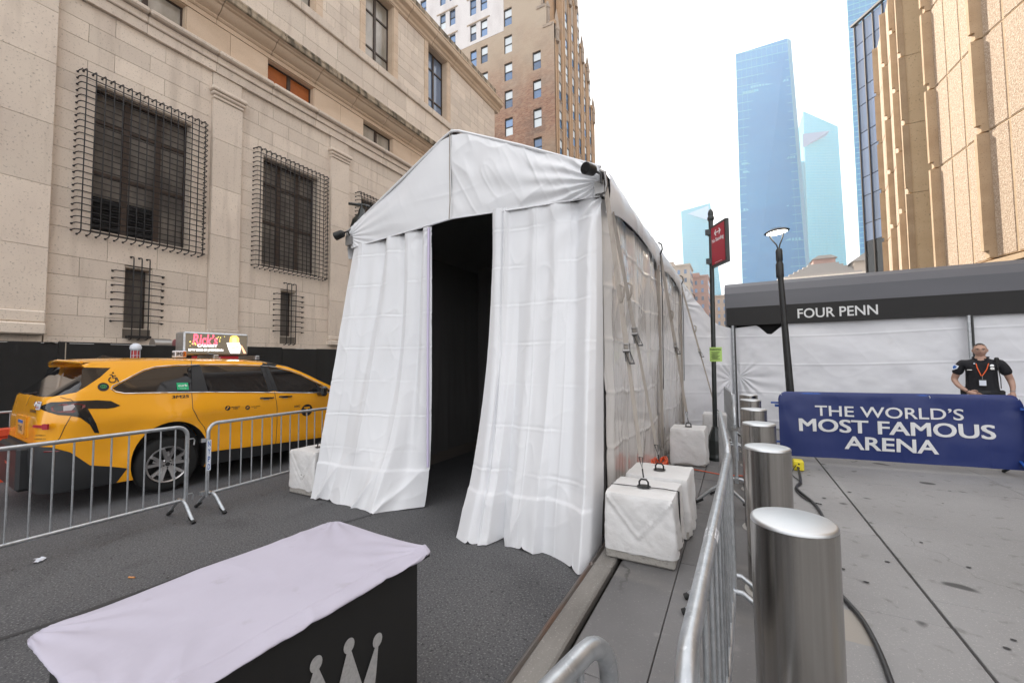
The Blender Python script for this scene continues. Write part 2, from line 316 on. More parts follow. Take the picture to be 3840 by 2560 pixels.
def inpoly(x, y, P):
    c = False; n = len(P); j = n-1
    for i in range(n):
        if (P[i][1] > y) != (P[j][1] > y) and x < (P[j][0]-P[i][0])*(y-P[i][1])/(P[j][1]-P[i][1])+P[i][0]: c = not c
        j = i
    return c
def arcpts(c, r, a0, a1, n): return [(c[0]+r*cos(radians(a0+(a1-a0)*k/n)), c[1]+r*sin(radians(a0+(a1-a0)*k/n))) for k in range(n+1)]
FRONT = (pi/2, 0, 0)        # text facing -Y
# ================================================================= SETTING: road, pavement, kerb
b = B(); b.add([(-11.6,-14,0),(-1.03,-14,0),(-1.03,140,0),(-11.6,140,0)], [(0,1,2,3)])
struct(b.obj('road', m_asph, fix=False))
b = B(); b.add([(-600,-60,-.06),(700,-60,-.06),(700,1200,-.06),(-600,1200,-.06)], [(0,1,2,3)])
struct(b.obj('ground', mat('far_ground', (.16,.155,.15), .9), fix=False))
b = B(); b.box(-14.3,-11.6,-14,140,-.04,.12); struct(b.obj('far_pavement', m_walk))
# near pavement: bed plus separate flags
pv = struct(B().box(-.83, 12, -14, 140, -.05, .098).obj('pavement', mat('joint_dirt', (.07,.065,.06), .95)))
def flag(x0, x1, y0, y1, m_, g=.003, dz=0.):
    vs, fs = cbox(x0+g, x1-g, y0+g, y1-g, .05, .12+dz, .003)
    return B().add(vs, fs).obj('paving_slab', m_, pv)
ys = [-2.0,-.6,.75,2.02,3.42,4.6,5.9,7.2,8.5,9.8,11.1]
for i in range(len(ys)-1):
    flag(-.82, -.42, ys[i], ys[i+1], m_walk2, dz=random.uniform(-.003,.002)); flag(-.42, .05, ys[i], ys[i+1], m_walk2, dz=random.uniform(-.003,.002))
ys = [-2.0,.35,1.85,3.3,4.7,6.2,7.7,9.2,10.7]
for i in range(len(ys)-1): flag(.05, 1.028, ys[i], ys[i+1], m_walk, dz=random.uniform(-.002,.003))
ysb = [-2.0,.6,2.22,3.62,5.1,6.6,8.1,9.6,11.1]
for i in range(len(ysb)-1):
    for (xa, xb) in ((1.04,2.75),(2.75,4.5),(4.5,6.2),(6.2,8.0)):
        flag(xa, xb, ysb[i]+(.3 if xa > 2 else 0), ysb[i+1]+(.3 if xa > 2 else 0), m_walk, g=.0025, dz=random.uniform(-.002,.002))
for (x0, x1, y0, y1) in ((1.08,1.62,2.02,2.17),(1.10,1.70,1.76,1.95),(.35,.62,2.9,3.25),(-.38,-.1,1.1,1.22),(2.0,2.35,4.6,4.7)):
    B().box(x0,x1,y0,y1,.117,.1225).obj('concrete_patch', mat('patch_concrete', (.30,.275,.245), .9, bumps=[(80,.4,.003)]), pv)
kb = struct(B().box(-1.0, -.86, -14, 140, -.05, .06).obj('kerb', m_mortar))
yk = -6.
while yk < 60:
    L_ = 1.52 if yk < 12 else 6
    vs, fs = cbox(-1.0, -.86, yk+.004, yk+L_-.004, -.05, .12, .012); B().add(vs, fs).obj('kerb_stone', m_kerb, kb)
    vs, fs = cbox(-1.045, -1.001, yk+.004, yk+L_-.004, -.05, .112, .018); B().add(vs, fs).obj('kerb_edging', m_steelk, kb); yk += L_
b = B(); b.box(-9.9,-9.8,-3,60,.001,.004); struct(b.obj('lane_line', m_white))
# worn seam on the road, a strip of darker sealant
def seam(x, y): return .03*sin(y*2.3)+.015*sin(y*6.1)
pts = [(-3.95+seam(0,y)+.16*(y-1), y) for y in np.linspace(-3, 3.8, 60)]
b = B(); vs = []
for (x, y) in pts: vs += [(x-.02-.012*sin(y*11), y, .003), (x+.02+.012*sin(y*7.3), y, .003)]
b.add(vs, [(2*i,2*i+1,2*i+3,2*i+2) for i in range(len(pts)-1)]); struct(b.obj('road_seam', mat('tar_seam', (.038,.038,.04), .7), fix=False))
# gum spots: nobody counts them
random.seed(3); b = B()
for k in range(170):
    x, y = random.uniform(-.8, 7), random.uniform(-.3, 9.5); r = random.uniform(.007, .022); n = 9; e = random.uniform(.5, 1)
    b.add([(x+r*cos(2*pi*j/n)*random.uniform(.8,1.1), y+e*r*sin(2*pi*j/n)*random.uniform(.8,1.1), .1255) for j in range(n)], [tuple(range(n))])
for k in range(120):
    x, y = random.uniform(-6, -1.1), random.uniform(0, 4.5); r = random.uniform(.006, .016); n = 8
    b.add([(x+r*cos(2*pi*j/n), y+r*sin(2*pi*j/n)*.8, .0045) for j in range(n)], [tuple(range(n))])
g = stuff(b.obj('gum_spots', mat('old_gum', (.035,.034,.034), .8), fix=False)); tag(g, 'dark flattened chewing gum spots scattered over pavement and road', 'gum')

# ================================================================= STONE BUILDING (left)
SB = thing('stone_building', 'pale granite building with barred windows along the left side of the street', 'building', (-14, 0, 0))
FX = 0.0        # local facade plane; everything in local coords x toward street
ubs = {}
def stone(y0, y1, z0, z1, front=0., back=-.25, g=.008, m_=None, parent=SB, name='stone_block', c=.004):
    if y1-y0 < .03 or z1-z0 < .03: return
    vs, fs = cbox(back, front, y0+g/2, y1-g/2, z0+g/2, z1-g/2, c)
    return B().add(vs, fs).obj(name, m_ or m_stone, parent)
zc = [2.35,2.86,3.33,3.81,4.28,4.957,5.43,5.91,6.39,6.86,7.34,7.82,8.3,8.77,9.25,9.73,10.2,10.70]
YE = 23.7
P0, PW, BAY = 6.54, 1.02, 4.22      # first pilaster left edge, pilaster width, bay
pil = [P0+BAY*k for k in range(4)]  # 6.54 10.76 14.98 19.2
# mortar core, pierced at windows
big = [(3.93, 6.05), (8.15, 10.27-.0), (12.37, 14.49), (16.6, 18.7)]
small = [(4.62, 5.2), (8.84, 9.42), (13.06, 13.64), (17.3, 17.9)]
mezz = [(-.35+4.02+.1-0.0, 5.82), (8.24, 10.04), (12.44, 14.22), (16.7, 18.45)]
mezz[0] = (4.02, 5.82)
uppr = [(8.25, 10.05), (12.5, 14.2), (16.75, 18.4)]
holes = [(a, c_, 5.02, 8.77) for a, c_ in big]+[(a, c_, 2.60, 4.25) for a, c_ in small]+[(a, c_, 11.36, 12.28) for a, c_ in mezz]+[(a, c_, 15.25, 18.75) for a, c_ in uppr]
def pierced(b, y0, y1, z0, z1, x0, x1, holes):
    yy = sorted({y0, y1}|{h[k] for h in holes for k in (0,1) if y0 < h[k] < y1}); zz = sorted({z0, z1}|{h[k] for h in holes for k in (2,3) if z0 < h[k] < z1})
    for i in range(len(yy)-1):
        run = None
        for j in range(len(zz)-1):
            cy, cz = (yy[i]+yy[i+1])/2, (zz[j]+zz[j+1])/2
            solid = not any(h[0] < cy < h[1] and h[2] < cz < h[3] for h in holes)
            if solid: run = (run[0], zz[j+1]) if run else (zz[j], zz[j+1])
            if run and (not solid or j == len(zz)-2):
                b.box(x0, x1, yy[i], yy[i+1], run[0], run[1]); run = None
b = B(); pierced(b, -8, YE, 0, 18.9, -.9, -.035, holes); b.obj('wall_core', m_mortar, SB)
b = B(); b.box(-24, -.95, -8, YE-.05, 0, 19.5); b.obj('rear_mass', m_stone, SB)
def course(y0, y1, z0, z1, off, holes, L_=1.12):
    """blocks of one course between y0,y1 avoiding holes"""
    cuts = [y0]; y = y0+off
    while y < y1-.25:
        if y-y0 > .25: cuts.append(y)
        y += L_*random.uniform(.9, 1.1)
    cuts.append(y1)
    for i in range(len(cuts)-1):
        segs = [(cuts[i], cuts[i+1])]
        for h in holes:
            if h[2] < (z0+z1)/2 < h[3]:
                ns = []
                for a, c_ in segs:
                    if h[1] <= a or h[0] >= c_: ns.append((a, c_)); continue
                    if h[0] > a: ns.append((a, h[0]))
                    if h[1] < c_: ns.append((h[1], c_))
                segs = ns
        for a, c_ in segs: stone(a, c_, z0, z1)
random.seed(11)
bayr = [(3.22, pil[0])]+[(pil[k]+PW-.15, pil[k+1]) for k in range(3)]+[(pil[3]+PW-.15, YE)]
hh = [(a, c_, 5.02 if k == 0 else 5.02, 8.77) for k, (a, c_) in enumerate(big)]+[(a, c_, 2.6, 4.25) for a, c_ in small]
for (a, c_) in bayr:
    for k in range(len(zc)-1): course(a, c_, zc[k], zc[k+1], (.55 if k % 2 else 1.05), hh)
stone(-2, 3.2, 1.95, 2.35, .04); 
for k in range(16): stone(3.22+k*1.28, 3.22+(k+1)*1.28, 2.12, 2.35, .03)
b = B(); b.box(-.3, .06, -2, 4.62, 1.95, 2.12); b.obj('steel_lintel', m_iron, SB)
# broad end pier at the left, then pilasters with caps and bases
zp = [2.35, 2.62, 2.9, 4.35, 5.8, 7.25, 8.7, 9.95, 10.70]
for j, (y0, y1) in enumerate([(-1.6, .8), (.8, 3.2)]):
    for k in range(len(zp)-1):
        f = .20 if k >= 2 else (.26 if k == 1 else .32)
        stone(y0, y1, zp[k], zp[k+1], f, c=.004 if k >= 2 else .03)
zp = [2.35, 2.55, 2.72, 4.1, 5.6, 7.1, 8.6, 9.85]
for p in pil:
    for k in range(len(zp)-1):
        f = .12 if k >= 2 else (.15 if k == 1 else .18); e = 0 if k >= 2 else (.03 if k == 1 else .05)
        stone(p-e, p+PW-.17+e, zp[k], zp[k+1], f, c=.004 if k >= 2 else .025)
    stone(p-.02, p+PW-.15, 9.85, 9.95, .16, c=.02)
    stone(p-.06, p+PW-.11, 9.95, 10.07, .2, c=.035, name='pilaster_cap'); stone(p-.1, p+PW-.07, 10.07, 10.2, .24, c=.03, name='pilaster_cap')
    stone(p, p+PW-.17, 10.2, 10.7, .05)
# string course: segments of entablature
y = -2.; k = 0
while y < YE:
    L_ = 1.72; y1 = min(y+L_, YE+.1)
    stone(y, y1, 10.70, 10.98, .10, name='ledge_stone'); stone(y, y1, 10.98, 11.20, .16, name='ledge_stone', c=.02); stone(y, y1, 11.20, 11.36, .30, name='ledge_stone', c=.04)
    y += L_; k += 1
# mezzanine wall panels with warm bounced light in the stone colour
yy = [-2]+[v for m_ in mezz for v in m_]+[YE]
for i in range(0, len(yy), 2):
    a, c_ = yy[i], yy[i+1]
    n = max(1, round((c_-a)/1.6))
    for q in range(n): stone(a+(c_-a)*q/n, a+(c_-a)*(q+1)/n, 11.36, 12.28, .0, m_=m_stone_bounce, g=.01)
for q in range(15): stone(-2+q*1.72, min(-2+(q+1)*1.72, YE), 12.28, 12.434, .03, m_=m_stone_bounce)
# moulded cornice swept in segments
ZS = lambda z: 12.28+(z-12.28)*.70 if z < 13.61 else 13.2
prof = [(-.2,12.5),(.06,12.5),(.10,12.56),(.10,12.62),(.16,12.66),(.27,12.74),(.33,12.86),(.34,12.93),(.42,12.96),(.44,13.02),(.55,13.06),(.60,13.12),(.60,13.30),(.56,13.33),(.58,13.42),(.55,13.52),(-.2,13.62)]
prof = [(x_, ZS(z_)) for x_, z_ in prof]
def cornice(prof, y0, y1, seg, m_, name):
    y = y0; sh = None
    while y < y1-.05:
        e = min(y+seg, y1); b = B(); n = len(prof)
        b.prism(prof, y+.012, e-.012, 'y'); b.obj(name, m_, SB, sm=True, ang=28); y = e
cornice(prof[:11]+[(-.2,ZS(13.06))], -2, YE+.3, 1.72, m_stone_bounce, 'cornice_stone')
cornice([(-.2,ZS(13.075))]+[(.57,ZS(13.075))]+prof[11:], -2, YE+.3, 2.1, m_stone_dirty, 'cornice_cap')
# upper storey
zu = [13.62, 14.3, 14.95, 15.25]+[15.25+.4375*k for k in range(1, 9)]
zu = [13.2, 14.05, 14.90, 15.25]+[15.25+.44*k for k in range(1, 9)]
hu = [(a, c_, 15.25, 18.75) for a, c_ in uppr]
random.seed(5)
for k in range(len(zu)-1):
    if k == 2:
        y = -2
        while y < YE: stone(y, min(y+1.9, YE), zu[2], zu[3], .1, name='sill_stone', c=.02); y += 1.9
        continue
    if k > 2:
        # smooth window surrounds
        for a, c_ in uppr: stone(a-.3, a, zu[k], zu[k+1], .03, m_=m_stone_bounce); stone(c_, c_+.3, zu[k], zu[k+1], .03, m_=m_stone_bounce)
    z1 = min(zu[k+1], 18.75)
    course(-2, YE, zu[k], z1, .4+.55*(k % 2), [(h[0]-.3, h[1]+.3, h[2], h[3]) for h in hu] if k > 2 else [], 1.35)
for q in range(11): stone(-2+q*2.35, min(-2+(q+1)*2.35, YE), 18.75, 18.80, .05, m_=m_stone_bounce)
prof2 = [(-.2,19.0),(.08,19.0),(.12,19.1),(.20,19.16),(.24,19.28),(.42,19.36),(.46,19.44),(.46,19.56),(.50,19.60),(.5,19.66),(-.2,19.72)]
prof2 = [(x_, z_-.198) for x_, z_ in prof2]
cornice(prof2, -2, YE+.45, 1.9, m_stone_bounce, 'top_cornice_stone')
for q in range(11): stone(-2+q*2.35, min(-2+(q+1)*2.35, YE+.05), 19.524, 20.25, .12, m_=m_stone_dirty, name='parapet_stone')
# end return wall (faces away from the camera, closes the corner)
b = B(); b.box(-24, -.3, YE-.3, YE, 0, 20.3); b.obj('end_wall', m_stone, SB)
# windows
def stonewin(y0, y1, z0, z1, cols, rows, gm, depth=.32, louvre=None, fw_=.07):
    f = B(); x = -depth
    f.box(x-.06, x+.03, y0, y0+fw_, z0, z1); f.box(x-.06, x+.03, y1-fw_, y1, z0, z1); f.box(x-.06, x+.03, y0+fw_, y1-fw_, z0, z0+fw_); f.box(x-.06, x+.03, y0+fw_, y1-fw_, z1-fw_, z1)
    for c_ in cols: f.box(x-.05, x+.04, y0+(y1-y0)*c_-.06, y0+(y1-y0)*c_+.06, z0+fw_, z1-fw_)
    ys_ = [0]+list(cols)+[1]; zs_ = [0]+list(rows)+[1]
    for i in range(len(ys_)-1):
        a = y0+(y1-y0)*ys_[i]+(.06 if i else fw_); c_ = y0+(y1-y0)*ys_[i+1]-(.06 if i < len(ys_)-2 else fw_)
        for r in rows: f.box(x-.045, x+.025, a, c_, z0+(z1-z0)*r-.04, z0+(z1-z0)*r+.04)
    fo = f.obj('window', m_winframe, SB)
    for i in range(len(ys_)-1):
        a = y0+(y1-y0)*ys_[i]+.02; c_ = y0+(y1-y0)*ys_[i+1]-.02
        for j in range(len(zs_)-1):
            p = z0+(z1-z0)*zs_[j]+.02; q = z0+(z1-z0)*zs_[j+1]-.02
            if louvre and (i, j) in louvre:
                q2 = p+(q-p)*.62
                for s_ in range(12):
                    zz = p+.05+(q2-p-.06)*s_/12; lb = B(); lb.hexa([(x-.03,a,zz+.05),(x+.02,a,zz),(x+.02,c_,zz),(x-.03,c_,zz+.05),(x-.03,a,zz+.062),(x+.02,a,zz+.012),(x+.02,c_,zz+.012),(x-.03,c_,zz+.062)])
                    lb.obj('louvre_slat', m_iron, fo)
                B().box(x-.08, x-.06, a, c_, p, q2).obj('louvre_back', m_black, fo); p = q2
            B().box(x-.035, x-.02, a, c_, p, q).obj('pane', gm, fo)
    # reveal lining
    b = B(); t = .02
    b.box(-.9, -.03, y0-.001, y0+t, z0, z1); b.box(-.9, -.03, y1-t, y1+.001, z0, z1); b.box(-.9, -.03, y0+t, y1-t, z1-t, z1); b.box(-.9, -.03, y0+t, y1-t, z0, z0+t)
    b.box(-.95, -.9, y0, y1, z0, z1); b.obj('window_reveal', m_stone_bounce if z0 > 11 else m_stone, SB)
for k, (a, c_) in enumerate(big): stonewin(a, c_, 5.02, 8.77, (.34, .67), (.42, .78), m_darkglass, louvre={(0,0),(1,0)} if k == 0 else None)
for a, c_ in small: stonewin(a, c_, 2.6, 4.25, (), (), m_darkglass, .38, fw_=.04)
for k, (a, c_) in enumerate(mezz): stonewin(a, c_, 11.36, 12.28, (.5,), (), m_orange_glass if k == 1 else m_cloudglass, .24, fw_=.06)
for k, (a, c_) in enumerate(uppr): stonewin(a, c_, 15.25, 18.75, (.5,), (.24, .72), m_cloudglass if k < 2 else mat('painted_blue_sky_pane', (.16,.22,.33), .05, spec=1.), .36)  # third window: blue sky reflection put into the pane colour
# iron grilles: every bar its own piece, alike bars share a mesh
def hookbar(L_, s_, r, hook=.2):
    """bar standing off the wall, both ends bent back into it; runs along +Y from 0"""
    pts = [(-.02, 0-.0, 0), (s_*.55, .0, 0), (s_*.9, .02, 0), (s_, .07, 0), (s_, L_-.07, 0), (s_*.9, L_-.02, 0), (s_*.55, L_, 0), (-.02, L_, 0)]
    b = B(); b.tube(pts, r, 6)
    for e in (0, L_): b.lathe([(.0,.0),(r*2.1,.0),(r*1.8,.02),(0,.03)], (-.001, e, 0), 8, 'x')
    return b.mesh('grille_bar', m_iron, True, 40)
for k, (a, c_) in enumerate(big[:3]):
    y0, y1, z0, z1 = a-.33, c_+.33, 4.85, 8.93
    G_ = B().bar((.235, y0+.02, z1-.05), (.235, y0+.021, z1-.06), .02, .02).obj('window_grille', m_iron, SB)
    hb = hookbar(y1-y0, .235, .0125); vb = hookbar(z1-z0, .26, .0125)
    nh, nv_ = 26, 16
    for i in range(nh): link('grille_bar', hb, G_, (0, y0, z0+.07+(z1-z0-.14)*i/(nh-1)))
    for i in range(nv_): link('grille_bar', vb, G_, (0, y0+.10+(y1-y0-.2)*i/(nv_-1), z0), (pi/2, 0, 0))
for k, (a, c_) in enumerate(small[:3]):
    G_ = B().bar((.15, a-.22, 4.1), (.15, a-.219, 4.1), .02, .02).obj('small_grille', m_iron, SB)
    hb = hookbar(c_-a+.48, .16, .014); vb = hookbar(2.18, .185, .014)
    for i in range(8): link('grille_bar', hb, G_, (0, a-.24, 2.78+.185*i))
    for i in range(3): link('grille_bar', vb, G_, (0, a+.12+.17*i, 2.32), (pi/2, 0, 0))
b = B(); b.box(.05, .2, 4.66, 5.15, 2.36, 2.42); b.obj('drip_bar', m_iron, SB)
# ================================================================= BRICK BUILDING
def brickmat():
    m = bpy.data.materials.new('old_brick'); m.use_nodes = True; n = m.node_tree; N = n.nodes; L = n.links; b = N['Principled BSDF']; b.inputs['Roughness'].default_value = .9
    g = N.new('ShaderNodeNewGeometry'); sx = N.new('ShaderNodeSeparateXYZ'); L.new(g.outputs['Position'], sx.inputs[0])
    ad = N.new('ShaderNodeMath'); L.new(sx.outputs['X'], ad.inputs[0]); L.new(sx.outputs['Y'], ad.inputs[1])
    cx = N.new('ShaderNodeCombineXYZ'); L.new(ad.outputs[0], cx.inputs['X']); L.new(sx.outputs['Z'], cx.inputs['Y'])
    bt = N.new('ShaderNodeTexBrick'); bt.inputs['Scale'].default_value = 1; bt.inputs['Brick Width'].default_value = .3; bt.inputs['Row Height'].default_value = .11; bt.inputs['Mortar Size'].default_value = .012
    bt.inputs['Color1'].default_value = (.22,.10,.065,1); bt.inputs['Color2'].default_value = (.36,.20,.13,1); bt.inputs['Mortar'].default_value = (.30,.24,.19,1); L.new(cx.outputs[0], bt.inputs['Vector'])
    cur = bt.outputs['Color']
    for sc_, lo, hi, c2, st, az in ((.11,.40,.58,(.36,.27,.19),.75,0),(.35,.5,.7,(.12,.10,.09),.6,0),(1.8,.5,.75,(.42,.33,.25),.5,0)):
        mp = N.new('ShaderNodeMapping'); mp.inputs['Scale'].default_value = (sc_,sc_,sc_*1.3 if sc_ > .2 else sc_); L.new(g.outputs['Position'], mp.inputs['Vector'])
        nz = N.new('ShaderNodeTexNoise'); nz.inputs['Scale'].default_value = 1; nz.inputs['Detail'].default_value = 7; L.new(mp.outputs[0], nz.inputs['Vector'])
        mr = N.new('ShaderNodeMapRange'); mr.inputs['From Min'].default_value = lo; mr.inputs['From Max'].default_value = hi; mr.inputs['To Max'].default_value = st; L.new(nz.outputs['Fac'], mr.inputs['Value'])
        mm = N.new('ShaderNodeMix'); mm.data_type = 'RGBA'; L.new(mr.outputs[0], mm.inputs['Factor']); L.new(cur, mm.inputs['A']); mm.inputs['B'].default_value = (*c2,1); cur = mm.outputs['Result']
    # the upper part is washed with lime, fading down unevenly
    mr = N.new('ShaderNodeMapRange'); mr.inputs['From Min'].default_value = 29; mr.inputs['From Max'].default_value = 40; mr.inputs['To Max'].default_value = .75
    nz = N.new('ShaderNodeTexNoise'); nz.inputs['Scale'].default_value = .4; nz.inputs['Detail'].default_value = 6; L.new(g.outputs['Position'], nz.inputs['Vector'])
    a2 = N.new('ShaderNodeMath'); a2.operation = 'MULTIPLY_ADD'; L.new(nz.outputs['Fac'], a2.inputs[0]); a2.inputs[1].default_value = 12; L.new(sx.outputs['Z'], a2.inputs[2])
    a3 = N.new('ShaderNodeMath'); a3.operation = 'SUBTRACT'; L.new(a2.outputs[0], a3.inputs[0]); a3.inputs[1].default_value = 6; L.new(a3.outputs[0], mr.inputs['Value'])
    mm = N.new('ShaderNodeMix'); mm.data_type = 'RGBA'; L.new(mr.outputs[0], mm.inputs['Factor']); L.new(cur, mm.inputs['A']); mm.inputs['B'].default_value = (.46,.39,.31,1)
    L.new(mm.outputs['Result'], b.inputs['Base Color'])
    bp = N.new('ShaderNodeBump'); bp.inputs['Strength'].default_value = .5; bp.inputs['Distance'].default_value = .02; L.new(bt.outputs['Fac'], bp.inputs['Height']); bp.invert = True; L.new(bp.outputs[0], b.inputs['Normal'])
    return m
m_brk = brickmat()
m_wash = mat('white_washed_wall', (.62,.60,.60), .85, layers=[((.6,.6,.25),5,.45,.7,(.46,.43,.43),.6)])
m_pier = mat('buff_brick_pier', (.42,.28,.17), .85, layers=[((9,9,9),2,.5,.7,(.30,.19,.11),.5),((.4,.4,1.2),4,.5,.75,(.25,.2,.16),.6)])
m_span = mat('stone_spandrel', (.36,.29,.23), .85, layers=[((1,1,1),5,.45,.7,(.20,.17,.15),.7)])
m_sash = mat('black_sash', (.02,.02,.02), .5)
m_bluepane = mat('painted_sky_pane', (.10,.18,.33), .06, spec=1., rand=.5)  # reflected sky put into the blue base colour
m_blind = mat('white_blind', (.60,.66,.70), .3, spec=.7, rand=.08)
BB = thing('brick_building', 'tall old brown brick building with stepped crown and sash windows behind the tent', 'building', (-16.1, 40, 0))
YB = 40.
colsA = [(-6.18,-5.15), (-2.6,-1.6), (-9.35,-8.4), (-10.85,-9.95), (-13.9,-13.0), (-15.4,-14.5), (-18.6,-17.6)]
rows = [27.1+3.23*k for k in range(-5, 10)]
hol = []
for (a, c_) in colsA:
    for z in rows:
        if (a > -7 and z > 48): continue
        if a == -2.6 and z > 35: continue
        hol.append((a, c_, z, z+2.06))
b = B()
def pierced2(b, x0, x1, z0, z1, y0, y1, holes):
    xx = sorted({x0, x1}|{h[k] for h in holes for k in (0,1) if x0 < h[k] < x1}); zz = sorted({z0, z1}|{h[k] for h in holes for k in (2,3) if z0 < h[k] < z1})
    for i in range(len(xx)-1):
        run = None
        for j in range(len(zz)-1):
            cx_, cz = (xx[i]+xx[i+1])/2, (zz[j]+zz[j+1])/2
            solid = not any(h[0] < cx_ < h[1] and h[2] < cz < h[3] for h in holes)
            if solid: run = (run[0], zz[j+1]) if run else (zz[j], zz[j+1])
            if run and (not solid or j == len(zz)-2): b.box(xx[i], xx[i+1], y0, y1, run[0], run[1]); run = None
pierced2(b, -30, -2.75, 0, 39.6, 0, .5, hol)
pierced2(b, -6.2, -2.75, 39.6, 62, 0, .5, hol)
b.obj('side_wall', m_brk, BB)
b = B(); pierced2(b, -2.75, -.0, 0, 38.2, -.02, .5, hol); b.box(-2.75,-.9,-.02,.5,38.2,40.5); b.box(-2.75,-1.5,-.02,.5,40.5,42.5); b.obj('corner_pier_wall', m_brk, BB)
b = B(); pierced2(b, -30, -6.2, 39.6, 62, -.03, .5, hol); b.obj('whitewashed_wall', m_wash, BB)
b = B(); b.box(-30,-.6,.55,14.1,0,35); b.box(-30,-2.9,1.5,14.1,38,61.9); b.obj('core', m_brk, BB)
def sash(cx0, cx1, z0, z1, plane, axis):
    """double-hung window: dark frame, meeting rail, two panes"""
    f = B()
    def bx(a, c_, q, r, d0, d1): f.box(a, c_, d0, d1, q, r) if axis == 'y' else f.box(d0, d1, a, c_, q, r)
    d0, d1 = plane; t = .07; zm = (z0+z1)/2
    for (a, c_, q, r) in ((cx0,cx0+t,z0,z1),(cx1-t,cx1,z0,z1),(cx0+t,cx1-t,z0,z0+t),(cx0+t,cx1-t,z1-.16,z1),(cx0+t,cx1-t,zm-.06,zm+.06)): bx(a, c_, q, r, d0, d1)
    fo = f.obj('window', m_sash, BB)
    dm = (d0+d1)/2
    for q, r, k in ((z0+t, zm-.06, 0), (zm+.06, z1-.16, 1)):
        f = B(); bx(cx0+t, cx1-t, q, r, dm-.01, dm+.01); f.obj('pane', m_blind if random.random() < (.55 if k else .35) else m_bluepane, fo)
random.seed(21)
for (a, c_, z0, z1) in hol:
    if z0 > 20: sash(a, c_, z0, z1, (.12, .22), 'y')
for (a, c_) in ((-11.1,-8.2),(-15.7,-12.8)):
    for z in rows:
        if z > 39: B().box(a-.15,c_+.15,-.12,-.03,z+2.08,z+2.2).obj('window_ledge', m_brk, BB)
# street front: piers, spandrels, windows
def top_at(y):
    for lim, z in ((2.6,38.6),(6.2,46),(8.6,47.5),(11,41.8),(12.9,40.6),(15,36.2)):
        if y < lim: return z
    return 36
wy = [(1.15+2.15*k, 2.05+2.15*k) for k in range(6)]
prev = 0.
edges = [0.]+[v for w_ in wy for v in w_]+[14.2]
for i in range(0, len(edges), 2):
    a, c_ = edges[i], edges[i+1]; t = top_at((a+c_)/2)
    b = B(); b.box(-.55, .0, a, c_, 0, t-.6); b.box(-.0, .06, a+.12, a+.42, 0, t-2.2)
    if c_-a > .9: b.box(0, .06, c_-.42, c_-.12, 0, t-2.2)
    b.box(-.55, .12, a, c_, t-.6, t-.2)
    b.obj('brick_pier', m_pier, BB)
    b = B(); yc = (a+c_)/2; b.lathe([(.32,t-2.4),(.30,t-1.2),(.38,t-1.1),(.2,t+.3),(.02,t+1.4)], (.05, yc, 0), 6); b.obj('pinnacle', m_span, BB)
for (a, c_) in wy:
    t = top_at((a+c_)/2); z = 27.1-3.23*6
    b = B(); zz = []
    while z < t-3.5: zz.append(z); z += 3.23
    lo = 0
    for z in zz+[t-1.2]: B().box(-.55,-.04,a,c_,lo,z).obj('spandrel', m_span, BB); lo = z+2.06
    for z in zz:
        if z > 20: sash(a, c_, z, z+2.06, (-.13, -.06), 'x'); B().box(-.04,.02,a,c_,z-.16,z-.02).obj('sill', m_span, BB)
# crown: stepped parapet walls and corner notch turret
b = B(); b.box(-3.4,-.55,14.0,14.2,0,35.2); b.box(-6,-.6,2.7,8.6,38,45.4); b.box(-6,-.6,8.6,12.9,38,40.6); b.box(-2.9,-.8,.6,2.65,38,44.5); b.obj('crown_block', m_pier, BB)
b = B()
for (x, y, z) in ((-.9,.4,40.2),(-1.6,.3,42.4),(-2.6,.3,45.5),(-2.9,1.0,50)):
    b.lathe([(.26,z-2.6),(.26,z),(.34,z+.1),(.1,z+.9)], (x, y, 0), 6)
b.box(-1.3,-.2,-.1,.5,37.9,38.2); b.box(-2.0,-1.0,-.1,.5,40.3,40.6)
b.obj('corner_turret', m_span, BB)
sash(-2.35,-1.35,41.0,42.7,(.52,.6),'y')

# ================================================================= ARENA (right) with ribbed precast panels
AR = thing('arena_building', 'round arena of ribbed precast panels rising above the black canopy at right', 'building', (12, 30, 0))
ZL = [7.0, 14.0, 19.3, 24.6, 29.9, 35.2]
near = [(30,-6),(25.6,2),(21.6,9.5),(18,16),(15.3,22.6),(13.5,28),(12.5,32.1),(12.0,36.6)]
far_ = [(12.04,41.2),(13.1,46.5),(13.8,51.5),(14.5,57),(17,63),(22,70)]
def wallseg(A_, C_, z0, z1, cache={}):
    ax, ay = A_[0]-12, A_[1]-30; cx_, cy_ = C_[0]-12, C_[1]-30; L_ = hypot(cx_-ax, cy_-ay); rz = atan2(cy_-ay, cx_-ax)
    b = B(); n = 3; g0 = .20; w_ = (L_-2*g0)/n
    for k in range(n):
        vs, fs = cbox(g0+k*w_+.06, g0+(k+1)*w_-.06, 0, .3, z0+.05, z1-.05, .03); b.add([(x,-y,z) for x,y,z in vs], fs)
    # local x along the wall, street side is +y after the flip below
    po = B(); po.v = [(x,-y-.0,z) for x,y,z in b.v]; po.f = b.f; po.m = b.m
    po.v = [(x, -y, z) for x, y, z in po.v]; po.v = [(x, y, z) for x, y, z in po.v]
    o = po.obj('precast_panel', m_agg, AR, (ax, ay, 0), (0,0,rz))
    B().box(g0, L_-g0, -.3, -.03, z0+.02, z1-.02).obj('groove_back', m_precast, o)
    return o
def rib(pt, rz, z0, z1, p=.42, w_=.34):
    b = B(); pr = [(-w_/2-.05,-.05), (-w_/2+.07, p), (w_/2-.07, p), (w_/2+.05, -.05)]
    b.prism(pr, z0+.42, z1-.06, 'z'); b.prism([(-w_/2-.05,-.05), (-w_/2+.03,p*.55), (w_/2-.03,p*.55), (w_/2+.05,-.05)], z0+.03, z0+.42, 'z')
    b.obj('rib', m_precast, AR, (pt[0]-12, pt[1]-30, 0), (0,0,rz))
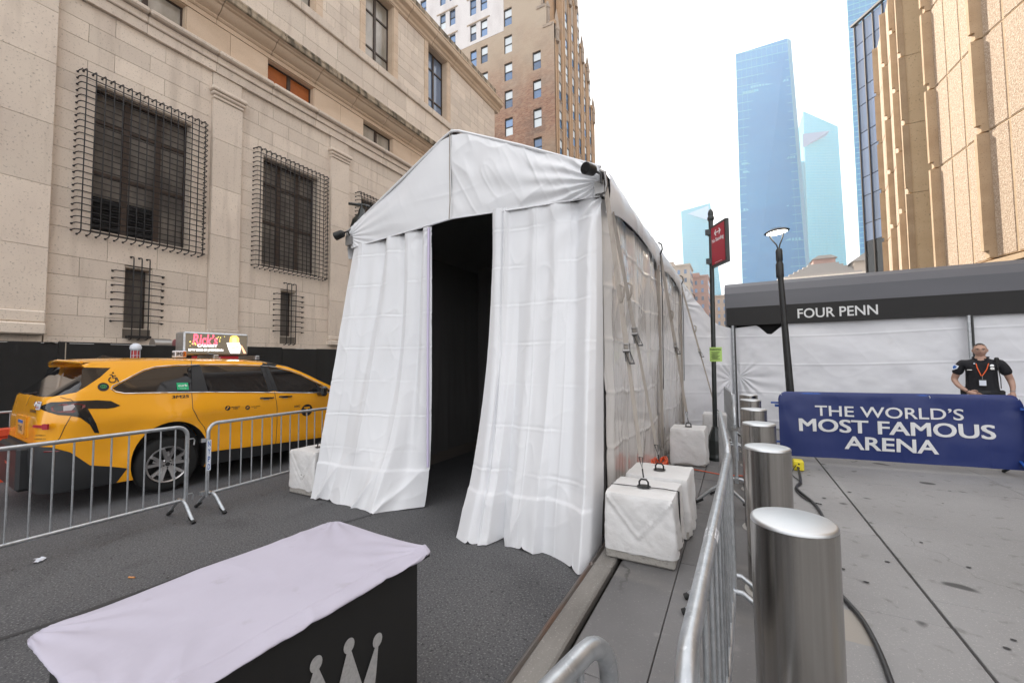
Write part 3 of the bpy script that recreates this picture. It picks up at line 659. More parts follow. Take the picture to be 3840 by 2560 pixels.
def angs(P): return [atan2(P[min(i+1,len(P)-1)][1]-P[max(i-1,0)][1], P[min(i+1,len(P)-1)][0]-P[max(i-1,0)][0]) for i in range(len(P))]
for P in (near, far_):
    an = angs(P)
    for j in range(len(ZL)-1):
        for k in range(len(P)-1): wallseg(P[k], P[k+1], ZL[j], ZL[j+1])
        for k in range(len(P)):
            if P is near or k > 0: rib(P[k], an[k], ZL[j], ZL[j+1])
for j in range(len(ZL)-1):
    b = B(); b.box(.0, 2.3, 11.15, 11.55, ZL[j]+.02, ZL[j+1]-.02); b.obj('smooth_slab', m_slab, AR)
    b = B(); b.prism([(-.34,11.10),(.05,11.10),(.05,11.4),(-.34,11.3)], ZL[j]+.42, ZL[j+1]-.06, 'z'); b.prism([(-.2,11.10),(.05,11.10),(.05,11.4),(-.2,11.3)], ZL[j]+.03, ZL[j]+.42, 'z'); b.obj('rib', m_precast, AR)
P_ = [(x-12+.33, y-30) for x, y in near]+[(2.3,7.2),(2.3,11.6)]+[(x-12+.33, y-30) for x, y in far_]+[(30,36),(30,-34)]
b = B(); b.prism(P_, 6.9, 35.0, 'z'); b.obj('wall_backing', m_mortar, AR)
b = B(); b.prism([(x+.8, y) for x, y in P_], 0, 6.6, 'z'); b.obj('glazed_base', m_dglass, AR)
b = B(); b.prism([(x-.5, y) for x, y in P_], 6.601, 6.89, 'z'); b.obj('base_slab', m_precast, AR)

# dark smoked glass office wall beyond the arena
DG = thing('smoked_glass_building', 'dark glass office block with bronze mullions between the arena and blue tower', 'building', (16.7, 75.4, 0), rot=(0,0,radians(-56.5)))
b = B(); b.box(0, 9, .2, 14, 0, 50); b.obj('block', m_dglass, DG)
m_dgp = mat('smoked_pane', (.006,.008,.010), .06, spec=.6, rand=.25)
m_dgr = mat('painted_reflection_pane', (.10,.15,.26), .03, spec=1., rand=.15)  # upper panes: sky reflection painted in as this paler blue
zz = [0, 4, 8, 12, 16.2, 18.2, 20.8, 24.8, 27.5, 31.5, 34, 38, 40.5, 44.5, 47, 50]
for (x0, x1) in ((.12,1.35),(1.5,2.75),(2.9,4.1),(4.25,5.5)):
    for j in range(len(zz)-1): B().box(x0, x1, .1, .19, zz[j]+.06, zz[j+1]-.06).obj('pane', m_dgp if j < 5 else m_dgr, DG)
for x in (0, 1.37, 2.77, 4.12, 5.52): B().box(x, x+.12, -.08, .19, 0, 50.2).obj('mullion', m_bronze, DG)
b = B(); b.box(-.3,5.8,-.25,.2,50.2,50.5); b.box(-.3,.2,.2,5,50.2,50.5); b.obj('roof_edge', m_bronze, DG)

# ================================================================= TOWERS
def tower(name, label, foot, tops, m_, rows_, cols_, mm, z0=0, lean=None):
    """prism with per-corner top heights; foot/top lists of (x,y); mullion grid joined as one piece of relief"""
    n = len(foot); cx_ = sum(p[0] for p in foot)/n; cy_ = sum(p[1] for p in foot)/n
    t = thing(name, label, 'skyscraper', (cx_, cy_, 0))
    lo = [Vector((x-cx_, y-cy_, z0)) for x, y in foot]; hi = [Vector((x-cx_, y-cy_, z)) for x, y, z in tops]
    B().add(lo+hi, [tuple(range(n)), tuple(range(2*n-1,n-1,-1))]+[(i, (i+1)%n, (i+1)%n+n, i+n) for i in range(n)]).obj('glass_shaft', m_, t)
    g = B(); r = .16
    for i in range(n):
        a0, a1, b0, b1 = lo[i], lo[(i+1)%n], hi[i], hi[(i+1)%n]
        e = (a1-a0); L_ = e.length; nrm = Vector((e.y, -e.x, 0)).normalized()
        if nrm.dot((a0+a1)/2) < 0: nrm = -nrm
        nc = max(2, int(L_/cols_))
        for k in range(nc+1):
            u_ = k/nc; p = a0.lerp(a1, u_)+nrm*.15; q = b0.lerp(b1, u_)+nrm*.15; g.bar(p, q, r*1.2, r)
        zt = min(b0.z, b1.z); z = z0+rows_
        while z < max(b0.z, b1.z)-2:
            f0 = (z-z0)/(b0.z-z0); f1 = (z-z0)/(b1.z-z0)
            if f0 <= 1 and f1 <= 1: g.bar(a0.lerp(b0, f0)+nrm*.15, a1.lerp(b1, f1)+nrm*.15, .25, .5)
            elif f0 < 1 or f1 < 1:
                hiI = 0 if b0.z > b1.z else 1
                s_ = (z-b1.z)/(b0.z-b1.z) if hiI == 0 else (b1.z-z)/(b1.z-b0.z)
                s_ = max(0, min(1, s_)); pe = b1.lerp(b0, s_) if hiI == 0 else b1.lerp(b0, s_)
                st = a0.lerp(b0, f0) if hiI == 0 else a1.lerp(b1, f1)
                g.bar(st+nrm*.15, pe+nrm*.15, .25, .5)
            z += rows_
    stuff(g.obj('mullion_grid', mm, t)); return t
m_dim = mat('dark_spandrel', (.03,.11,.22), .4)
T1 = tower('glass_tower', 'tallest blue glass tower with sloping roof, standing behind the street lamp', [(8.0,480.5),(66.6,495),(76.0,540),(17,526)], [(9.5,466.1,310.8),(53.9,472.8,315),(61.8,515.5,340),(19,509,334)], m_tower, 8.4, 6.0, m_mull)
g = B(); random.seed(9)
RUN = [(random.random()*.8, 80+4.2*random.choice([46,45,34,28,26,17,9]), random.randint(2,6)) for _ in range(26)]
for k in range(120):
    r_ = RUN[k % 26]; u_ = r_[0]+.052*(k//26); z = r_[1]
    if z < 85 or z > 300: continue
    f = z/313.; a = Vector((8-.0,480.5,0)).lerp(Vector((9.5,466.1,0)), f); c_ = Vector((66.6,495,0)).lerp(Vector((53.9,472.8,0)), f)
    p = a.lerp(c_, u_); q = a.lerp(c_, u_+.035); p.z = q.z = z; p -= Vector((42.3,510,0)); q -= Vector((42.3,510,0)); d = Vector((0,-.45,0)); cz = Vector((0,0,2.4))
    g.add([p+d, q+d, q+d+cz, p+d+cz], [(0,1,2,3)])
T1c = (sum((8.0,66.6,76,17))/4, sum((480.5,495,540,526))/4)
for i, v in enumerate(g.v): g.v[i] = (v[0]+42.3-T1c[0], v[1]+510-T1c[1], v[2])
stuff(g.obj('pale_blinds', mat('pale_blind_pane', (.10,.42,.58), .4), T1, fix=False))
T2 = tower('deck_tower', 'pale green glass tower with sharp slanted top and jutting observation deck', [(103,768),(155,795),(150,860),(98,840)], [(103.4,763,384),(149.7,789.5,360),(146,850,352),(101,830,376)], m_tower2, 4.2, 5.5, m_mull)
B().hexa([(p[0]-126.5, p[1]-815.75, p[2]) for p in ((92,771,0),(104,776,0),(104,830,0),(92,825,0),(96,766,307),(103.5,770,308),(103.5,825,308),(96,820,307))]).obj('podium_shaft', m_tower2, T2)
c2 = (126.5, 815.75)
B().add([(p[0]-c2[0], p[1]-c2[1], p[2]) for p in ((99.7,752,343.2),(135.4,765,344.8),(104,775,344),(100.9,762,326),(133,778,344))], [(0,1,4,2),(0,3,1),(1,3,4),(0,2,3),(2,4,3)]).obj('observation_deck', mat('deck_soffit', (.20,.24,.42), .4), T2)
T3 = tower('pale_tower', 'faint pale green tower with triangular cut top behind the sign post', [(-71,758),(-10,790),(-14,830),(-74,810)], [(-74.1,742.7,253),(-30,768,267),(-34,800,262),(-76,780,250)], m_tower2, 4.2, 5.5, m_mull)
B().add([(p[0]+42.25, p[1]-797, p[2]) for p in ((-64,747.5,248),(-33,765,262),(-31,766.5,236))], [(0,1,2)]).obj('roof_cut_panel', mat('cut_panel', (.28,.42,.60), .4), T3)
T4 = tower('blue_edge_tower', 'slice of a tall blue glass tower between the dark glass block and sky', [(90,420),(135,420),(155,470),(103,470)], [(86.3,404,330),(135,404,330),(152,455,330),(100,455,330)], m_tower, 4.2, 3.4, m_mull)
# ---- low old buildings far down the street
def oldhouse(name, label, c, w_, d_, h_, m_, steps=(), wins=True, rz=0):
    t = thing(name, label, 'building', c, rz)
    b = B(); b.box(-w_/2, w_/2, -d_/2, d_/2, 0, h_); b.obj('wall', m_, t)
    b = B(); b.box(-w_/2-.3, w_/2+.3, -d_/2-.3, d_/2+.3, h_, h_+.8); b.obj('cornice', m_, t)
    for (x0, x1, hh_) in steps: B().box(x0, x1, -d_/2+1, d_/2-1, h_+.8, h_+hh_).obj('upper_storey', m_, t)
    if wins:
        wm = B().box(0, 1, -.08, .02, 0, 1.8).mesh('window', m_bluepane); nx = int(w_/2.6)
        for z in np.arange(h_-3.4, max(4, h_-26), -3.6):
            for k in range(nx): link('window', wm, t, (-w_/2+1.0+k*2.6, -d_/2-.02, z))
        ny = int(d_/2.8); 
        for z in np.arange(h_-3.4, max(4, h_-26), -3.6):
            for k in range(ny): link('window', wm, t, (w_/2+.02, -d_/2+1.0+k*2.8, z), (0,0,pi/2))
    return t
oldhouse('beige_building', 'beige stepped masonry block with rose parapet below the pale tower', (-21.5, 195, 0), 11, 14, 41.5, m_beige, steps=((-5,-1,2.6),))
oldhouse('rose_building', 'small pinkish old building stepping down beside the sign post', (-14.5, 214, 0), 9, 20, 39, m_pinkb, steps=((-3,1,2.2),))
oldhouse('distant_building', 'low tan building seen past the sign post above the white tent wall', (-9, 240, 0), 14, 20, 33, m_beige)
PR = thing('pyramid_roof_building', 'old building with stepped pyramid roof peeping over the canopy', 'building', (33, 205, 0))
B().box(-17, 22, -12, 14, 0, 31.6).obj('wall', m_beige, PR)
B().box(-17.6, 22.6, -12.6, 14.6, 31.6, 33.2).obj('cornice', m_stone, PR)
for k in range(6): B().box(-15+1.7*k, 9-1.1*k, -10+1.2*k, 12-1.2*k, 33.2+1.0*k, 34.2+1.0*k).obj('roof_step', m_shingle, PR)
B().box(-4.5, 2.6, -3, 5, 39.2, 41.2).obj('roof_lantern', m_pinkb, PR)
B().prism([(-5,41.2),(3.2,41.2),(1,42.4),(-3,42.4)], -4, 6, 'y').obj('roof_cap', m_shingle, PR)
B().box(7, 21, -9, 9, 33.2, 37.8).obj('side_wing', m_beige, PR)
B().prism([(6.2,37.8),(22,37.8),(19,40.6),(10,40.6)], -10, 10, 'y').obj('wing_roof', m_shingle, PR)
# ================================================================= TENT
TT = thing('event_tent', 'white vinyl pitched entrance tent with parted curtains standing on the road by the kerb', 'tent', (-2.83, 3.85, 0))
tx, ty = -2.83, 3.85
XL, XR = -4.52-tx, -1.08-tx            # local
BAYS = [0., 2.92, 5.84, 8.76, 11.7]
def gable_half(side, name):
    def fn(U, V):
        if side < 0: xt = -1.70+U*1.695; zt = 3.455+(4.335-3.455)*U**.96; zb = 3.19+(3.295-3.19)*U; xb = -1.66+U*1.655
        else: xt = .006+U*1.745; zt = 4.335-(4.335-3.50)*U**1.02; zb = 3.295-(3.295-3.215)*U; xb = .006+U*1.735
        zt = zt-.05*np.exp(-((U-(1 if side < 0 else 0))/.06)**2)
        X = xt+(xb-xt)*V; Z = zt+(zb-zt)*V
        # pulls radiating from the corners and the seam
        e = (U if side < 0 else 1-U); ang = np.arctan2(Z-3.35, np.abs(X-(XL if side < 0 else XR))+.02)
        rr = np.hypot(Z-3.35, X-(XL if side < 0 else XR))
        d = .012*np.sin(ang*26+3*vn(rr*3, ang*2, 5))*np.exp(-rr/.75)*(1.6 if side > 0 else .5)
        d += .016*(ridge(X*1.6+Z*1.9, Z*2.6-X*1.2, 31)**2-.3)*(1 if side > 0 else .15)
        d += .013*(ridge(X*5.5+Z*2.4, Z*1.1, 8)**3)*np.clip(1.15-V, 0, 1)*(1 if side > 0 else .15)+.006*(ridge(X*9+Z*5, Z*2.1-X, 18)**3)*(1 if side > 0 else .1)
        d += .014*(ridge(Z*6, X*.9, 12)**4)*np.clip(V-.5, 0, 1)*2*np.exp(-np.abs(X)/1.2)
        d += .03*fbm(X*1.2, Z*1.2, 3, 2)
        sag = -.04*np.sin(pi*U)*np.sin(pi*V)
        return X, -.035-d+sag, Z
    return grid(name, fn, 150, 80, m_vinyl, TT)
gable_half(-1, 'gable_panel'); gable_half(1, 'gable_panel')
b = B(); b.tube([(-.004,-.075,4.30),(.0,-.085,3.9),(.006,-.085,3.5),(-.012,-.08,3.29)], .006, 6); b.obj('gable_seam', m_strap, TT)
# rolled hems round the gable
b = B(); b.tube([(-1.70,-.03,3.455),(-.9,-.04,3.87),(-.12,-.04,4.29),(0,-.04,4.335),(.1,-.04,4.31),(.9,-.04,3.93),(1.75,-.03,3.50)], .016, 6)
b.tube([(-1.66,-.045,3.19),(-.9,-.05,3.24),(0,-.06,3.295),(.9,-.05,3.25),(1.74,-.045,3.215)], .008, 6); b.obj('gable_hem', m_vinyl, TT, sm=True)
# roof bays and eave valances
for k in range(4):
    y0, y1 = BAYS[k], BAYS[k+1]
    for side in (-1, 1):
        xe = XL-.02 if side < 0 else XR+.02
        def fn(U, V, xe=xe, y0=y0, y1=y1):
            Y = y0-.02+(y1-y0+.02)*U; bow = np.sin(pi*U)
            X = xe*V; Z = 4.34-(4.34-3.47)*V-.05*bow*np.sin(pi*V)+.01*fbm(X*2, Y*2, 4, 3)
            return X, Y, Z
        grid('roof_panel', fn, 50, 40, m_vinyl, TT)
        def fv(U, V, xe=xe, y0=y0, y1=y1, side=side):
            Y = y0-.02+(y1-y0+.02)*U; bow = np.sin(pi*U)
            zt = 3.47-.02*bow; zb = 3.06+.13*bow**.8
            Z = zt+(zb-zt)*V; pull = np.exp(-((U)/.08)**2)+np.exp(-((1-U)/.08)**2)
            out = .03+.05*np.sin(pi*np.clip(V*1.0, 0, 1)*.8)-.04*pull*V
            d = .012*(ridge(Y*3.2+Z*4, Z*.8, 6+k)**3)+.02*fbm(Y*2.5, Z*3, 2, 3)*V
            return xe+side*(out+d), Y, Z
        grid('eave_valance', fv, 90, 24, m_vinyl, TT)
        b = B(); yy = np.linspace(0, 1, 24); b.tube([(xe+side*(.06-.04*(math.exp(-(u/.08)**2)+math.exp(-((1-u)/.08)**2))), y0-.02+(y1-y0+.02)*u, 3.06+.13*sin(pi*u)**.8) for u in yy], .008, 5); b.obj('valance_hem', m_vinyl, TT, sm=True)
b = B(); b.tube([(0,-.04,4.335),(0,11.7,4.335)], .03, 8); b.obj('ridge_beam', m_frame, TT, sm=True)
for y in BAYS:
    for x in (XL+.06, XR-.06):
        B().box(x-.03, x+.03, y+.02, y+.08, .02, 3.42).obj('leg', m_frame, TT)
    b = B(); b.bar((XL+.06,y+.05,3.40),(0,y+.05,4.26),.05,.07); b.bar((0,y+.05,4.26),(XR-.06,y+.05,3.40),.05,.07); b.obj('rafter', m_frame, TT)
# side walls
def sidewall(x, y0, y1, sd, sgn, mats, name='side_wall', ztop=3.22, cre=1.):
    def fn(U, V):
        Y = y0+(y1-y0)*U; Z = ztop*(1-V)
        d = .035*cre*(ridge(Y*2.6+.3*vn(Y, Z*.6, sd), Z*.35, sd)**3)*(.35+.65*np.exp(-((Z-2.4)/1.1)**2))
        d += .012*cre*ridge(Y*9+.5*vn(Y, Z*.8, sd), Z*.5, sd+5)**2*np.exp(-((Z-2.5)/.7)**2)+.008*cre*ridge(Y*6-Z*3.2, Z*.9, sd+6)**4*np.exp(-((Z-2.3)/.6)**2)
        d += .045*fbm(Y*1.1, Z*.9, sd+9, 3)
        d += .009*np.exp(-((((Z+.04*np.sin(Y*1.7+sd))+.02*fbm(Y*5, Z*0, sd))/.52 % 1)-.5)**2/.0009)
        d -= .05*np.exp(-((U-.0)/.03)**2)+.05*np.exp(-((1-U)/.03)**2)
        d += .10*np.clip(.35-Z, 0, 1)*(vn(Y*2.2, 0*Y, sd+2)-.2)
        return x+sgn*d, Y, Z+.01*vn(Y*6, Z*0, sd)
    return grid(name, fn, 200, 220, mats, TT)
for k in range(4): sidewall(XR, BAYS[k]+.03, BAYS[k+1]-.02, 11+k, 1, m_vinyl2)
for k in range(4): sidewall(XL, BAYS[k]+.03, BAYS[k+1]-.02, 21+k, -1, m_vinyl2)
# black lining inside
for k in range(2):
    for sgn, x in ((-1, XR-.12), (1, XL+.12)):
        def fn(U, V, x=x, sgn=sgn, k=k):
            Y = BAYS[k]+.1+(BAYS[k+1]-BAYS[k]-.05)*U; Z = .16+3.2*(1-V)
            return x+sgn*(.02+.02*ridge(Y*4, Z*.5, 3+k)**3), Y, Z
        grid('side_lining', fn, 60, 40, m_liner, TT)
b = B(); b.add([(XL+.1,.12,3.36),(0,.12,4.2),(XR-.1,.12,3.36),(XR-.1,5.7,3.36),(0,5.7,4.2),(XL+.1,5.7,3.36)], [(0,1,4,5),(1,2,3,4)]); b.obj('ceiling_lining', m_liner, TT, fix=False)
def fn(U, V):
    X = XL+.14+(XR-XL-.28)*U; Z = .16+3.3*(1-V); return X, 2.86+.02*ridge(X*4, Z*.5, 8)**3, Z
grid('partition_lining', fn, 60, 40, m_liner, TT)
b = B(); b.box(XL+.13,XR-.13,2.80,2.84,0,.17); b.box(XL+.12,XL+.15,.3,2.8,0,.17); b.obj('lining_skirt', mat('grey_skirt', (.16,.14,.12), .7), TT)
b = B(); b.box(-2.95-tx+.02-.0,-2.95-tx+.05,2.74,2.79,1.6,2.6); b.obj('latch_strip', m_dsteel, TT)
# entrance curtains
def curtain(name, top, bot, flare, folds, sd, zt, nu=170, nv=300, side=1):
    """top/bot: list of (u,x,y) control points in world coordinates"""
    def fn(U, V):
        xt = np.interp(U, [p[0] for p in top], [p[1] for p in top]); yt = np.interp(U, [p[0] for p in top], [p[2] for p in top])
        xb = np.interp(U, [p[0] for p in bot], [p[1] for p in bot]); yb = np.interp(U, [p[0] for p in bot], [p[2] for p in bot])
        ztp = np.interp(U, [0, 1], zt); ex = np.interp(U, [p[0] for p in flare], [p[1] for p in flare])
        f = V**ex; X = xt+(xb-xt)*(V**(1+(ex-1)*.3)); Y = yt+(yb-yt)*f; Z = ztp*(1-V)
        d = 0
        for (c_, w_, amp, a0, a1) in folds:   # vertical folds: centre, width, depth, strength top, bottom
            d = d+amp*np.exp(-((U-c_-.02*np.sin(Z*1.3+c_*9))/w_)**2)*(a0+(a1-a0)*V)
        d = d+.035*fbm(U*3.2+sd, Z*.55, sd, 3)*(.3+.7*V)+.012*np.sin(U*9+2.2*vn(U*3, Z*.8, sd)*3)*(.1+.9*vn(U*2.3, Z*.45, sd+12)**2)+.020*np.sin(np.arctan2(3.25-Z, (1.02-U)*1.2+.02)*11+2*vn(U*4, Z, sd))*np.exp(-np.hypot((1-U)*1.2, 3.25-Z)/.75)*(1 if sd > 10 else .3)
        d = d+.004*crease(U*6+Z*1.6, Z*3.1-U*3, sd+7, 5)
        cz = ((Z+.012*fbm(U*6, Z*0, sd))/.405) % 1; mod_ = np.clip(vn(U*5, np.floor(Z/.405)*1.7, sd+1)*1.8-.3, .1, 1)
        hz = np.exp(-((cz-.5)/.020)**2); d = d+.0045*hz*mod_*(Z > .45)-.004*np.exp(-((cz-.545)/.03)**2)*mod_*(Z > .45)
        cu_ = ((U*3.4+.01*np.sin(Z*4)) % 1); d = d+.006*np.exp(-((cu_-.5)/.014)**2)
        hem = .43+.05*(vn(U*3, 0*U, sd)-.5); d = d+.014/(1+np.exp((Z-hem)/.003))
        low = np.clip((.55-Z)/.55, 0, 1)
        d = d+low**1.2*(.10*(vn(U*3.1+.4*Z, Z*1.2, sd+4)-.45)+.055*(ridge(U*4.3-Z*1.6, Z*.9, sd+8)**3))
        # scalloped bottom edge
        Z = Z+np.clip((.10-Z)/.10, 0, 1)*(.03*crease(U*5.2, U*0+.3, sd+2, 14)+.012*vn(U*9, 0*U, sd))
        return X-tx, Y-d-ty, np.maximum(Z, .004)
    return grid(name, fn, nu, nv, m_vinyl, TT)
curtain('curtain', [(0,-4.46,3.84),(1,-3.15,3.84)], [(0,-4.61,3.33),(.25,-4.33,3.44),(.6,-3.86,3.36),(.78,-3.58,3.33),(.86,-3.5,3.42),(1,-3.17,3.80)],
        [(0,1.0),(.4,1.6),(.8,3.6),(1,6)], [(.14,.09,.05,1,.1),(.38,.05,-.05,1,-.2),(.47,.06,.04,1,.1),(.66,.03,-.055,1,-.3),(.74,.06,.03,.8,.3),(.87,.03,-.05,.9,.4),(.94,.045,.05,1,.4)], 3, (3.22, 3.27))
curtain('curtain', [(0,-2.27,3.80),(.13,-2.13,3.79),(.14,-2.12,3.83),(1,-1.09,3.85)], [(0,-2.37,3.30),(.10,-2.20,3.22),(.22,-2.02,3.20),(.27,-1.96,3.38),(.36,-1.84,3.28),(.62,-1.58,3.26),(.66,-1.52,3.33),(.93,-1.12,3.22),(.965,-1.06,3.30),(1,-1.055,3.60)],
        [(0,2.6),(.2,2.2),(.6,1.7),(.9,1.15),(1,1.1)], [(.07,.05,.03,1,.4),(.135,.012,-.03,1,1),(.155,.02,.03,1,.8),(.40,.05,.02,1,.4),(.62,.06,.03,1,.3),(.80,.05,-.05,1,.2),(.93,.05,.06,.6,.8)], 17, (3.30, 3.21))
b = B(); b.tube([(-3.155-tx,-.06,3.24),(-3.15-tx,-.08,2.0),(-3.15-tx,-.08,.45)], .016, 6); b.obj('velcro_edge', mat('lilac_tape', (.62,.56,.74), .8), TT)
# corner fittings
for x in (XL+.02, XR+.0):
    b = B(); b.tube([(x,-.05,3.46),(x+.05*(1 if x > 0 else -1),-.07,3.42),(x+.06*(1 if x > 0 else -1),-.06,3.3),(x+.03*(1 if x > 0 else -1),-.05,3.2)], .014, 7)
    b.box(x-.045,x+.045,-.10,.0,3.22,3.34); b.obj('corner_fitting', m_steel, TT, sm=True)
for y in BAYS[1:4]:
    b = B(); b.tube([(XR+.06,y,3.50),(XR+.11,y,3.46),(XR+.12,y-.02,3.38),(XR+.08,y,3.3)], .013, 6); b.tube([(XR+.09,y,3.3),(XR+.10,y,2.6),(XR+.08,y,1.2)], .007, 5); b.obj('tension_hook', m_dsteel, TT, sm=True)
    b = B(); b.box(XR+.03,XR+.06,y-.05,y+.05,.3,3.15); b.obj('wall_strap_cover', m_strap, TT)

# ---- concrete weights
def weight(name, label, x0, x1, y0, y1, z0, h_, sd, hook=True, base=.0, split=False, grp='wrapped concrete weights'):
    cx_, cy_ = (x0+x1)/2, (y0+y1)/2; t = thing(name, label, 'concrete weight', (cx_, cy_, z0), 0, grp); vfold = sd in (1, 5); w_, d_ = x1-x0, y1-y0
    bm = bmesh.new(); bmesh.ops.create_cube(bm, size=1); bmesh.ops.subdivide_edges(bm, edges=bm.edges[:], cuts=26, use_grid_fill=True)
    P_ = np.array([v.co[:] for v in bm.verts]); Q = P_.copy()
    r = np.abs(P_).max(1); k = (np.abs(P_)**18).sum(1)**(1/18.)/.5
    Q = P_/np.maximum(k, 1e-3)[:,None]
    Q[:,2] = P_[:,2]*.5/np.maximum(.5, 1e-3); 
    tp = np.clip((P_[:,2]+.5), 0, 1); s_ = 1.02-.03*tp
    n1 = fbm(P_[:,0]*5+P_[:,2]*4, P_[:,1]*5-P_[:,2]*2, sd, 4)*.02+.012*crease(P_[:,0]*3.2+P_[:,1]*2.7, P_[:,2]*3.1+P_[:,0], sd+2, 5)+.009*crease(P_[:,0]*6-P_[:,2]*3, P_[:,1]*6+P_[:,2]*3, sd+8, 6)
    for i, v in enumerate(bm.verts):
        f = 1+n1[i]; v.co = (Q[i,0]*s_[i]*w_*f*1.0, Q[i,1]*s_[i]*d_*f, (P_[i,2]+.5)*h_+ (base if P_[i,2] < -.49 else 0)+(n1[i]*.25 if P_[i,2] > .45 else 0)+(.03*vn(np.array([P_[i,0]*5+P_[i,1]*7]), np.array([0.]), sd)[0] if P_[i,2] < -.45 else 0))
    for v in bm.verts:
        x_, y_, z_ = v.co; u_ = x_/w_; t_ = z_/h_
        if y_ < -d_*.46 and vfold:
            dl = abs(t_-(1-.62*(1-abs(u_)*2)))/1.2; v.co.y -= .012*math.exp(-(dl/.03)**2)-.010*math.exp(-((dl-.05)/.05)**2)
        if x_ > w_*.46: v.co.x += .018*math.sin(y_*30+t_*5)*(1-t_)+.010*math.exp(-((y_/d_-.1-.3*t_)/.05)**2)
        if t_ < .12: v.co.z += base+.012*math.sin(x_*21+y_*17)
    me = bpy.data.meshes.new('wrapping'); bm.to_mesh(me); bm.free(); me.materials.append(m_wrap); smooth(me, 50); link('wrapping', me, t)
    vs, fs = cbox(-w_*.49, w_*.49, -d_*.49, d_*.49, 0.001, h_*.5, .015); B().add(vs, fs).obj('concrete_block', m_conc, t)
    if split:
        b = B(); b.tube([(-w_*.5,-.02,h_+.004),(-.05,-.03,h_+.012),(w_*.3,.0,h_+.010),(w_*.5,.015,h_+.0)], .004, 5); b.tube([(w_*.505,.015,h_),(w_*.51,.02,h_*.5),(w_*.52,.0,.12)], .006, 5); b.obj('wrap_seam', m_dsteel, t)
    if hook:
        b = B(); b.tube([(-.035,0,h_-.03),(-.035,0,h_+.045),(-.02,0,h_+.065),(.02,0,h_+.065),(.035,0,h_+.045),(.035,0,h_-.03)], .0075, 7); b.obj('lifting_loop', m_dsteel, t, sm=True)
        disk(.055, m_dsteel, 'loop_socket', t, (0,0,h_+.012), (0,0,0), 16)
    return t
weight('concrete_weight', 'nearest white wrapped cube weight, beside the right curtain on the pavement edge', -.95, -.43, 3.25, 3.76, .12, .50, 1, base=.06, split=True)
weight('concrete_weight', 'second wrapped weight, close behind the nearest one, with a ragged cover', -.93, -.39, 3.84, 4.36, .12, .50, 2, split=False)
weight('concrete_weight', 'wrapped weight with a middle seam, between the tent side and sign post base', -.90, -.42, 6.53, 7.03, .12, .52, 3)
weight('concrete_weight', 'farthest pale weight half behind the black sign post, against the white tarp', -.62, -.12, 9.0, 9.5, .12, .46, 4)
weight('concrete_weight', 'scuffed white weight on the road left of the left curtain', -5.12, -4.62, 3.38, 3.9, 0., .54, 5, base=.05)
# ---- ratchet straps
def strap(label, a, c_, c2=None, f_r=.55, cat='strap', w_=.035):
    t = thing('ratchet_strap', label, cat, a, 0, 'ratchet straps tying the tent down'); a = Vector(a); c_ = Vector(c_)
    d = c_-a; n = d.normalized()
    r = d*f_r
    B().bar((0,0,0), r, w_, .003, (0,-1,.2)).obj('webbing', m_strap, t)
    B().bar(r, d-n*.16, w_*.75, .003, (0,-1,.2)).obj('webbing', m_strap, t)
    # ratchet body with handle
    b = B(); s_ = Vector((1,0,0))*.022
    for q in (-1, 1): b.bar(r-n*.07+s_*q, r+n*.09+s_*q, .006, .05, (0,-1,0))
    b.tube([r-s_*1.3+Vector((0,-.02,0)), r+s_*1.3+Vector((0,-.02,0))], .016, 8); b.tube([r-n*.06-s_*1.3, r-n*.06+s_*1.3], .008, 6)
    b.obj('ratchet', m_steel, t)
    b = B()
    for q in (-1, 1): b.bar(r+s_*q*.95, r+n*.11+Vector((.035,-.03,0))+s_*q*.95, .005, .016, (0,-1,0))
    b.bar(r+n*.11+Vector((.035,-.03,0))-s_*1.0, r+n*.11+Vector((.035,-.03,0))+s_*1.0, .012, .012); b.obj('ratchet_handle', m_dsteel, t)
    b = B(); e = d-n*.16; b.tube([e-s_*.7, e+s_*.7, e+n*.09, e-s_*.7], .005, 6); b.tube([e+n*.09, e+n*.16], .006, 6); b.obj('end_hook', m_dsteel, t, sm=True)
    l = r*.72; b = B(); b.tube([l, l+Vector((.03,-.02,.05)), l+Vector((.035,-.02,.13)), l+Vector((.0,-.01,.16))], .012, 6); b.obj('loose_loop', m_strap, t, sm=True)
    return t
strap('long pale strap from the front right tent corner down to the nearest weight', (-1.03,3.80,3.28), (-.69,3.50,.70), f_r=.60, w_=.045)
strap('grey strap behind the front one, running from the tent corner to the second weight', (-1.02,3.98,3.1), (-.66,4.10,.70), f_r=.5)
strap('wide strap with rusty ratchet from the second tent leg to the middle weight', (-1.0,6.80,3.3), (-.66,6.78,.71), f_r=.56, w_=.045)
strap('farthest strap crossing behind the black sign post to the pale weight', (-1.0,9.70,3.25), (-.38,9.25,.64), f_r=.55)
strap('strap half hidden behind the left curtain over the scuffed weight', (-4.55,4.0,3.2), (-4.80,3.65,.60), f_r=.55)
# ---- tent corner floodlights
def flood(label, loc, aim, rz):
    t = thing('floodlight', label, 'floodlight', loc, rz, 'floodlights on the tent corners'); d = Vector(aim).normalized()
    b = B(); b.tube([(0,0,0), d*.02, d*.10, d*.13], [.03,.05,.055,.055], 16); b.obj('lamp_housing', m_black, t, sm=True)
    b = B(); b.tube([d*.131, d*.133], .047, 16); b.obj('lens', m_vblack, t)
    b = B(); b.tube([(0,0,0), -d*.06, (.05,.05,-.02), (.05,.06,-.10)], .012, 6); b.obj('bracket', m_dsteel, t, sm=True)
flood('black round floodlight clamped at the front right top corner of the tent', (-1.10,3.66,3.40), (-.35,-1,-.1), 0)
flood('black floodlight with a white label sticking out left of the tent corner', (-4.54,3.72,3.38), (-1,-.35,-.35), 0)
